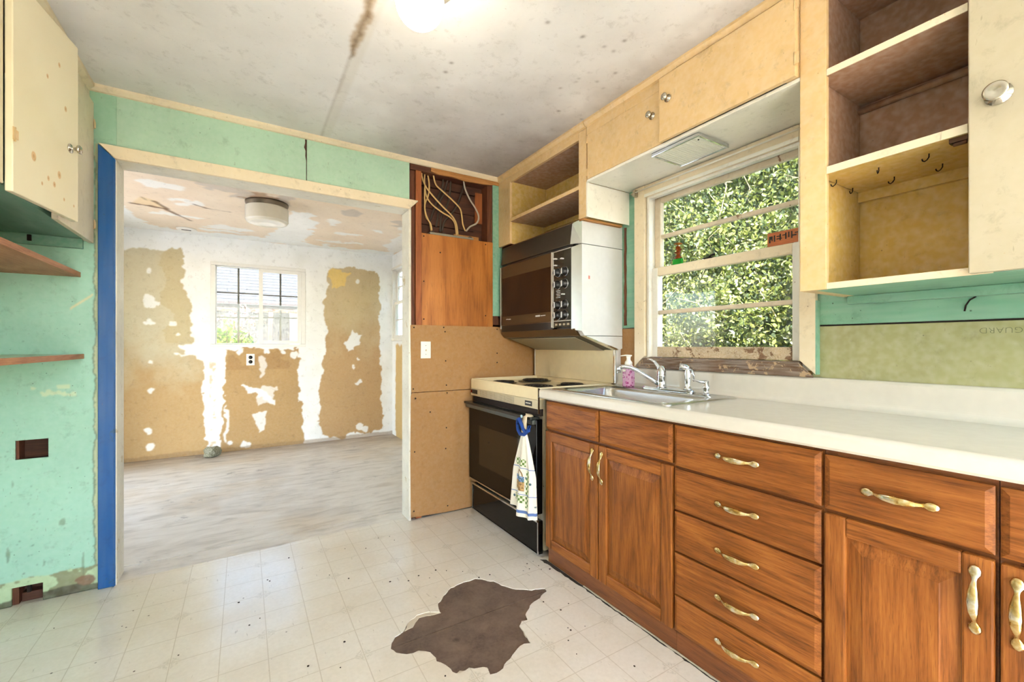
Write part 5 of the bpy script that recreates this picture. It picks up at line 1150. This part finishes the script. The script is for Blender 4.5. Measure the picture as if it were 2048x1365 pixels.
# ------------------------------------------------------------------ small fittings
sw = thing('light_switch', (1.057, D_ - 0.013, 1.09), 'white toggle switch plate on the bare gypsum board', 'light switch')
MB().box(1.021, 1.093, D_ - .019, D_ - .0133, 1.090, 1.206).build('plate', M['white'], sw, 0.003)
MB().box(1.053, 1.061, D_ - .030, D_ - .0195, 1.140, 1.152).build('toggle', plain('toggle_ivory', S(206, 190, 160), 0.3), sw, 0.002)
for zz in (1.178, 1.118): MB().lathe([(0.0025, 0), (0.0025, -0.001)], (1.057, D_ - .0191, zz), 'y', 8).build('screw', M['dark'], sw)
ou = thing('wall_outlet', (0.063, FARY, 0.95), 'white duplex outlet plate with black sockets under the far window', 'outlet')
MB().box(0.022, 0.104, FARY - .008, FARY - .0005, 0.952, 1.082).build('plate', M['white'], ou, 0.003)
for zz in (0.992, 1.042): MB().lathe([(0.020, 0), (0.020, -0.003)], (0.063, FARY - .0082, zz), 'y', 16).build('socket', M['black'], ou)
# stone on the back room floor
rs = random.Random(5); bm = bmesh.new(); bmesh.ops.create_icosphere(bm, subdivisions=2, radius=1)
for v in bm.verts:
    k = 0.82 + 0.34 * rs.random(); v.co = Vector((v.co.x * .082 * k, v.co.y * .065 * k, max(-0.05, v.co.z * .066 * k)))
me = bpy.data.meshes.new('stone'); bm.to_mesh(me); bm.free()
me.materials.append(paint('mossy_stone', S(112, 112, 84), 0.9, 0.3, speck=0.5, speckcol=S(60, 60, 46), scale=3, bump=0.5))
st = link('stone', me, (-0.285, 5.56, 0.0505), label='grey-green lump of stone on the floor by the far wall', cat='stone'); st.rotation_euler = (0.0, 0.0, 0.5)
# loose cables in the open wall bay
cab_c = plain('cream_cable', S(214, 176, 112), 0.5); cab_g = plain('dark_cable', S(58, 46, 36), 0.6); cab_w = plain('grey_cable', S(176, 164, 146), 0.4)
yv = 2.888
def cable(pts, m, label, r=.0075, dy=0.0):
    P = [Vector((a, yv + dy + (b if False else 0), c)) for a, c in pts for b in (0,)]
    # smooth by Catmull-Rom
    out = []
    for i in range(len(P) - 1):
        p0, p1, p2, p3 = P[max(i - 1, 0)], P[i], P[i + 1], P[min(i + 2, len(P) - 1)]
        for k in range(6):
            t = k / 6; out.append(0.5 * ((2 * p1) + (p2 - p0) * t + (2 * p0 - 5 * p1 + 4 * p2 - p3) * t * t + (3 * p1 - p0 - 3 * p2 + p3) * t ** 3))
    out.append(P[-1])
    MB().tube(out, r, 8, r * .6, up=(0, 1, 0.01)).build('electric_cable', m, label=label, cat='cable', group='cables in the open wall bay')
def ux(zx, zy):   # bay coordinates of a traced point: zoom grid of the bay -> (x, z)
    a = (810 + zx * .14652 - 1024) / 868; b = -(300 + zy * .14652 - 691) / 868
    s_, c_ = 0.52541, 0.85085; t = yv / (c_ - a * s_); return ((s_ + a * c_) * t, 1.18 + b * t)
TRACE = [([(225, 262), (235, 380), (290, 510), (400, 650), (530, 790), (640, 900), (700, 1010), (722, 1160)], cab_c, 'leftmost cream cable sweeping down to the right across the open bay', .0058, 0.0),
         ([(278, 285), (275, 450), (300, 620), (380, 740), (520, 850), (620, 910), (690, 1000), (712, 1165)], cab_c, 'second cream cable from the left, curling right into the metal rail', .0058, .012),
         ([(322, 305), (345, 450), (335, 600), (285, 740), (300, 900), (350, 980), (375, 1100)], cab_c, 'third cream cable from the left, crossing behind to the far left', .0058, .022),
         ([(262, 500), (262, 700), (270, 850), (310, 960), (345, 1020), (360, 1105)], cab_c, 'thin cream cable hanging close beside the orange stud', .0052, -.010),
         ([(380, 305), (420, 470), (520, 570), (650, 690), (750, 800), (775, 900), (790, 1020), (825, 1110)], cab_c, 'cream cable running from top centre to the right end of the rail', .0058, .000),
         ([(778, 415), (800, 540), (860, 680), (940, 810), (985, 920), (960, 1010), (870, 1060), (815, 1120)], cab_w, 'silvery grey cable bowed out to the right in the open bay', .0066, -.024),
         ([(838, 420), (790, 580), (730, 740), (640, 880), (560, 960), (520, 1100)], cab_g, 'dull brown cable slanting left behind the silvery one', .008, .0225),
         ([(545, 350), (535, 480), (480, 620), (400, 850), (360, 960)], cab_g, 'dark cable at the back of the open bay, left one', .008, .030),
         ([(620, 350), (560, 560), (500, 700), (470, 900), (450, 1040)], cab_g, 'dark cable at the back of the open bay, middle one', .008, .034),
         ([(650, 360), (640, 560), (600, 740), (520, 900), (505, 1110)], cab_g, 'dark cable at the back of the open bay, right one', .008, .0325)]
for tr_, m_, lb_, r_, dy_ in TRACE: cable([ux(*p) for p in tr_], m_, lb_, r_, dy_)
rl = thing('cable_rail', (1.26, D_ + .01, 1.955), 'narrow grey metal rail on top of the plywood panel holding the cables', 'metal rail')
MB().box(1.094, 1.430, D_ + .003, D_ + .045, 1.9515, 1.966).build('channel', plain('galvanised_rail', S(150, 146, 130), 0.4, 0.6), rl, 0.001)
for xx in (1.11, 1.19, 1.40): MB().box(xx, xx + .02, D_ + .010, D_ + .04, 1.9665, 1.975).build('clamp', cab_g, rl)
# sign on the meeting rail: dark blocks between raised wooden letters, reading JESUS
sg = thing('wooden_sign', (2.004, 0.985, 1.621), 'small orange wooden JESUS sign on the window meeting rail', 'sign')
MB().box(2.000, 2.012, 0.900, 1.056, 1.6205, 1.680).build('plaque', wood('orange_sign_wood', S(160, 84, 40), S(196, 112, 58), S(212, 132, 74), 'Y', 0.5), sg, 0.001)
blk = MB(); u = lambda a, b, c, d: blk.box(1.9985, 2.0002, 1.056 - a * .001, 1.056 - b * .001, 1.6205 + c * .001, 1.6205 + d * .001)
u(8, 14, 15, 44); u(14, 19, 30, 44); u(19, 23, 23, 44)                              # left of the J hook
u(29, 34, 18, 46)                                                                    # between J and E
u(40, 56, 37, 41); u(40, 62, 26, 30); u(53, 58, 20, 48)                               # E bars and gap to S
u(64, 80, 38, 42); u(76, 81, 21, 49)                                                  # S and gap
u(88, 93, 26, 50); u(100, 105, 20, 50)                                                # U
u(105, 121, 29, 34); u(115, 131, 39, 43); u(128, 133, 20, 50)                          # last S
blk.build('sign_lettering', M['black'], sg)
# little glass figure on the meeting rail
fg = thing('glass_figurine', (2.005, 1.525, 1.62), 'amber figurine with parasol on a green glass block, on the window rail', 'figurine')
def tint(name, col):
    t = T(name); return t.out(col, 0.08, Transmission_Weight=0.55, IOR=1.2)
MB().box(1.9985, 2.015, 1.506, 1.563, 1.6205, 1.650).build('glass_block', tint('green_glass', S(60, 190, 70)), fg, 0.003)
am = tint('amber_glass', S(150, 66, 18))
MB().lathe([(0.022, 0.0305), (0.016, 0.040), (0.009, 0.050), (0.010, 0.058), (0.013, 0.066), (0.008, 0.072), (0.010, 0.080), (0.013, 0.088), (0.010, 0.097), (0.002, 0.100)], (2.007, 1.532, 1.6205), 'z', 18).build('figure', am, fg)
MB().lathe([(0.003, 0.1005), (0.003, 0.108), (0.024, 0.107), (0.018, 0.114), (0.002, 0.118)], (2.007, 1.532, 1.6205), 'z', 18).build('parasol', tint('pale_amber', S(206, 130, 50)), fg)
MB().tube([(2.007, 1.540, 1.686), (2.003, 1.520, 1.690), (2.003, 1.508, 1.698)], .003, 6).tube([(2.007, 1.536, 1.686), (2.005, 1.552, 1.684)], .003, 6).build('arm', am, fg)
lk = MB().box(2.0, 2.022, 1.33, 1.375, 1.6203, 1.627).tube([(2.01, 1.35, 1.628), (2.01, 1.34, 1.636), (2.008, 1.318, 1.638)], .005, 8)
lk.build('sash_lock', M['dark'], w1)
# ------------------------------------------------------------------ outdoors
gd = MB().box(-14, 16, -8, 24, -0.5, -0.4).build('ground', paint('pale_bounce_ground', S(172, 171, 170), 0.95, 0.05, scale=0.5), label='pale ground outside the house, lightened to bounce daylight indoors', cat='ground', kind='structure')  # ground made pale so daylight bounces up to the ceiling
def leafmat(name, pal, trans=0.45):
    t = T(name); t.t.nodes.remove(t.b); c = t.attr()
    d = t.n('ShaderNodeBsdfDiffuse', {0: c}); tl = t.n('ShaderNodeBsdfTranslucent', {0: c}); g = t.n('ShaderNodeBsdfGlossy', {0: (1, 1, 1, 1), 1: 0.35})
    m1 = t.n('ShaderNodeMixShader', {0: trans, 1: d.outputs[0], 2: tl.outputs[0]}); m2 = t.n('ShaderNodeMixShader', {0: 0.04, 1: m1.outputs[0], 2: g.outputs[0]})
    t.t.links.new(m2.outputs[0], t.t.nodes['Material Output'].inputs[0]); return t.m
def leaves(name, P, size, pal, m, parent, seed, bias=(0, 0, 0.4), **tags):
    """many small folded leaves joined into one mesh; P: centres (n,3)"""
    rs = np.random.RandomState(seed); n = len(P)
    d = rs.normal(size=(n, 3)) + np.array(bias); d /= np.linalg.norm(d, axis=1)[:, None]
    up = rs.normal(size=(n, 3)); sd = np.cross(d, up); sd /= np.linalg.norm(sd, axis=1)[:, None]; nm = np.cross(sd, d)
    L = size * (0.6 + 0.8 * rs.rand(n))[:, None]; Wd = L * (0.22 + 0.1 * rs.rand(n))[:, None]
    b = P - d * L / 2; tip = P + d * L / 2; mid = P - d * L * 0.05
    q1 = P - d * L * 0.22; q2 = P + d * L * 0.16
    up_ = nm * Wd * 0.35
    l1 = q1 + sd * Wd * 0.85 + up_; l2 = q2 + sd * Wd * 0.9 + up_; r1 = q1 - sd * Wd * 0.85 + up_; r2 = q2 - sd * Wd * 0.9 + up_
    V = np.stack([b, l1, l2, tip, r2, r1], 1).reshape(-1, 3); i = np.arange(n) * 6
    tri = lambda a, b_, c_: np.stack([i + a, i + b_, i + c_], 1)
    F = np.stack([tri(0, 1, 2), tri(0, 2, 3), tri(0, 3, 4), tri(0, 4, 5)], 1).reshape(-1, 3)
    c0 = V.mean(0); me = bpy.data.meshes.new(name)
    me.vertices.add(len(V)); me.vertices.foreach_set('co', (V - c0).ravel())
    me.loops.add(F.size); me.loops.foreach_set('vertex_index', F.ravel().astype(np.int32))
    me.polygons.add(len(F)); me.polygons.foreach_set('loop_start', np.arange(0, F.size, 3, dtype=np.int32)); me.update(calc_edges=True)
    pal = np.array(pal); k = rs.randint(0, len(pal), n); C = pal[k] * (0.8 + 0.4 * rs.rand(n))[:, None]; C[:, 3] = 1
    ca = me.color_attributes.new('col', 'FLOAT_COLOR', 'POINT'); ca.data.foreach_set('color', np.repeat(C, 6, 0).astype(np.float32).ravel())
    me.materials.append(m); return link(name, me, Vector(c0), parent, kind='stuff', **tags)
hd = thing('hedge', (4.1, 2.3, -0.4), 'dense sunlit green hedge outside the kitchen window', 'hedge')
rs = np.random.RandomState(17); n = 120000
y = rs.uniform(-0.6, 5.6, n); z = rs.uniform(-0.3, 3.9, n)
base = 3.55 + 0.55 * fbm(y, z, 71, 1.6, 4) + 0.10 * fbm(y, z, 72, 7, 2)
x = base - rs.exponential(0.10, n) * (fbm(y, z, 73, 3.5) > 0.46) + rs.rand(n) * 0.25 - 0.30
LP = [S(124, 133, 69), S(150, 157, 78), S(104, 117, 61), S(178, 182, 98), S(200, 198, 136), S(93, 108, 80), S(132, 140, 100), S(112, 124, 68), S(163, 169, 87)]
lm = leafmat('hedge_leaf', None)
leaves('foliage', np.stack([x, y, z], 1), 0.037, LP, lm, hd, 18, bias=(-0.5, 0, 0.5))
nn = 16000; y2 = rs.uniform(-0.6, 5.6, nn); z2 = rs.uniform(-0.3, 3.9, nn); x2 = 3.55 + 0.55 * fbm(y2, z2, 71, 1.6, 4) + rs.rand(nn) * 0.2 - 0.02
leaves('inner_foliage', np.stack([x2, y2, z2], 1), 0.075, [S(120, 138, 78), S(140, 156, 86), S(110, 126, 80)], lm, hd, 19)
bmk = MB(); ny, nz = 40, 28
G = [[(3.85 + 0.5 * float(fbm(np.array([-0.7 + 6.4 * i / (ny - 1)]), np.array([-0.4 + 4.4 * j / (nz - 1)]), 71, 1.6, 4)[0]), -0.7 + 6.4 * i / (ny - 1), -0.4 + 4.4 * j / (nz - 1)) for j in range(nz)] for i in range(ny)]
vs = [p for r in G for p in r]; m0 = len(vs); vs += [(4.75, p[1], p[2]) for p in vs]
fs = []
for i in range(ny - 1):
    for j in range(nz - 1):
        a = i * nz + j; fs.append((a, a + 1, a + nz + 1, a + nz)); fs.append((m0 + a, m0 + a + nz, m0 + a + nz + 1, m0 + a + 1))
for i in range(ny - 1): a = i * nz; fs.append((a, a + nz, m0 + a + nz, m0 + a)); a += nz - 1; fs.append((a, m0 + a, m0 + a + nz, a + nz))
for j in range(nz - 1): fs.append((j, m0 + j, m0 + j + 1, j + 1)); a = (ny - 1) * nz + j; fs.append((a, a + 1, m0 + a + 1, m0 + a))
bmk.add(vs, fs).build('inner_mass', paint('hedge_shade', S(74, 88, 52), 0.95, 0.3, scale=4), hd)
bk = MB(); rr = random.Random(9)
for k in range(90):
    y0 = rr.uniform(0, 5); z0 = rr.uniform(0.2, 3.2); L = rr.uniform(.25, .7); a = rr.uniform(.2, 2.6); xx = 3.42 + 0.45 * float(fbm(np.array([y0]), np.array([z0]), 71, 1.6, 4)[0]) - .05
    pts = [(xx + rr.uniform(-.04, .04) * q, y0 + math.cos(a) * L * q / 4 + rr.uniform(-.02, .02), z0 + math.sin(a) * L * q / 4) for q in range(5)]
    bk.tube(pts, [.005, .0045, .004, .003, .0015], 5)
bk.build('twigs', plain('pale_twig', S(190, 170, 128), 0.8), hd)
tk = MB()
for yy in (0.2, 1.4, 2.6, 3.8, 5.0): tk.tube([(4.2, yy, -.4), (4.15, yy + .05, .8), (4.2, yy, 2.6)], [.05, .04, .02], 8)
tk.build('stems', plain('hedge_bark', S(96, 80, 60), 0.9), hd)

# flowering shrub outside the far window
bu = thing('flowering_shrub', (-0.12, 6.62, -0.4), 'bright green shrub with pale pink blossom outside the far window', 'shrub')
rs = np.random.RandomState(23); n = 1300
th = rs.rand(n) * 6.283; rr_ = rs.rand(n) ** .5
P = np.stack([-0.16 + .30 * rr_ * np.cos(th), 6.62 + .26 * rr_ * np.sin(th), 0.55 + rs.rand(n) * (1.02 - .35 * rr_)], 1)
leaves('foliage', P, .075, [S(150, 190, 60), S(196, 214, 96), S(100, 140, 60), S(120, 160, 70), S(222, 226, 140)], lm, bu, 24)
n = 260; P = np.stack([-0.05 + rs.normal(0, .13, n), 6.58 + rs.normal(0, .1, n), 1.50 + rs.normal(0, .08, n)], 1)
leaves('blossom', P, .04, [S(232, 190, 160), S(240, 214, 190), S(222, 170, 140)], lm, bu, 25)
tb = MB()
for k in range(7): a = k * .9; tb.tube([(-0.14, 6.62, -.4), (-0.14 + .08 * math.cos(a), 6.62 + .08 * math.sin(a), .5), (-0.14 + .2 * math.cos(a), 6.62 + .2 * math.sin(a), 1.35)], [.014, .011, .005], 6)
tb.build('stems', plain('shrub_stem', S(110, 96, 66), 0.8), bu)

# neighbouring house
nh = thing('neighbour_house', (1.5, 11.5, -0.4), 'neighbouring house with pale shingle roof and white wall beyond the far window', 'house')
pale = paint('sunlit_white_siding', S(120, 117, 115), 0.9, 0.1, scale=0.6)
MB().box(-6, 2.2, 10.05, 20, -.4, 1.92).build('wall', pale, nh)
for k in range(9): MB().box(-6, 2.2, 10.035, 10.05, -.3 + k * .24, -.3 + k * .24 + .225).build('siding_board', pale, nh)
rp = lambda t, h: (9.45 + t * 6.6, 1.955 + t * 3.70 + h)
roof = MB().prism([(9.45, 1.93), (9.45, 1.955), (16.05, 5.655), (22.6, 1.955), (22.6, 1.93), (16.05, 5.61)], -6.4, 2.6, 'x').build('roof', plain('roof_deck', S(150, 140, 130), 0.9), nh)
shm = MB(); rr = random.Random(4)
for k in range(48):
    t0, t1 = k / 48, (k + 1.18) / 48; (y0, z0), (y1, z1) = rp(t0, .016), rp(min(t1, 1), .004)
    xx = -6.4 - rr.random() * .3
    while xx < 2.6:
        w = rr.uniform(.24, .36); h = rr.uniform(0, .005); a, b = max(xx, -6.4), min(xx + w - .006, 2.6)
        if b > a + .02: shm.add([(a, y0, z0 + h), (b, y0, z0 + h), (b, y1, z1 + h), (a, y1, z1 + h), (a, y0, z0 - .014), (b, y0, z0 - .014)], [(0, 1, 2, 3), (4, 5, 1, 0), (4, 0, 3), (5, 2, 1)])
        xx += w
so_ = shm.build('shingles', paint('pale_asphalt_shingle', S(62, 61, 61), 0.9, 0.03, scale=1.5, bump=0.3), nh); so_['kind'] = 'stuff'
MB().box(-6.4, 2.6, 9.42, 9.45, 1.84, 1.96).build('fascia', plain('tan_fascia', S(88, 70, 54), 0.7), nh)
MB().box(-6.4, 2.6, 9.36, 9.42, 1.93, 1.975).build('gutter', plain('dark_gutter', S(76, 68, 62), 0.6), nh)
MB().box(-6.3, 2.5, 9.45, 10.05, 1.84, 1.86).build('soffit', plain('tan_soffit', S(176, 146, 116), 0.8), nh)
MB().prism([(10.034, .95), (10.034, 1.08), (9.50, 1.838), (9.46, 1.838), (9.46, 1.76)], .40, .47, 'x').build('brace', plain('brown_brace', S(140, 114, 96), 0.8), nh)
MB().box(.80, .98, 10.0, 10.034, -.3, 1.838).build('corner_board', plain('cream_board', S(224, 206, 190), 0.8), nh)
MB().box(.99, 1.35, 10.01, 10.034, .9, 1.70).build('window', plain('dark_house_window', S(86, 78, 70), 0.3), nh)

# added white backdrop, catches sun to brighten the side window of the back room
sh_ = thing('bright_backdrop', (4.8, 12.4, -0.4), 'white backdrop added to brighten the side window of the back room', 'backdrop')
shp = paint('white_backdrop_paint', S(214, 212, 206), 0.9, 0.04)
MB().box(2.75, 7.0, 11.32, 13.6, -.4, 3.0).build('wall', shp, sh_)
for k in range(14): MB().box(2.76 + k * .302, 2.76 + k * .302 + .294, 11.30, 11.319, -.35, 2.98).build('board', shp, sh_)
MB().prism([(11.15, 2.98), (11.15, 3.03), (12.46, 3.8), (13.8, 3.03), (13.8, 2.98)], 2.65, 7.1, 'x').build('roof', plain('backdrop_roof', S(120, 116, 112), 0.9), sh_)
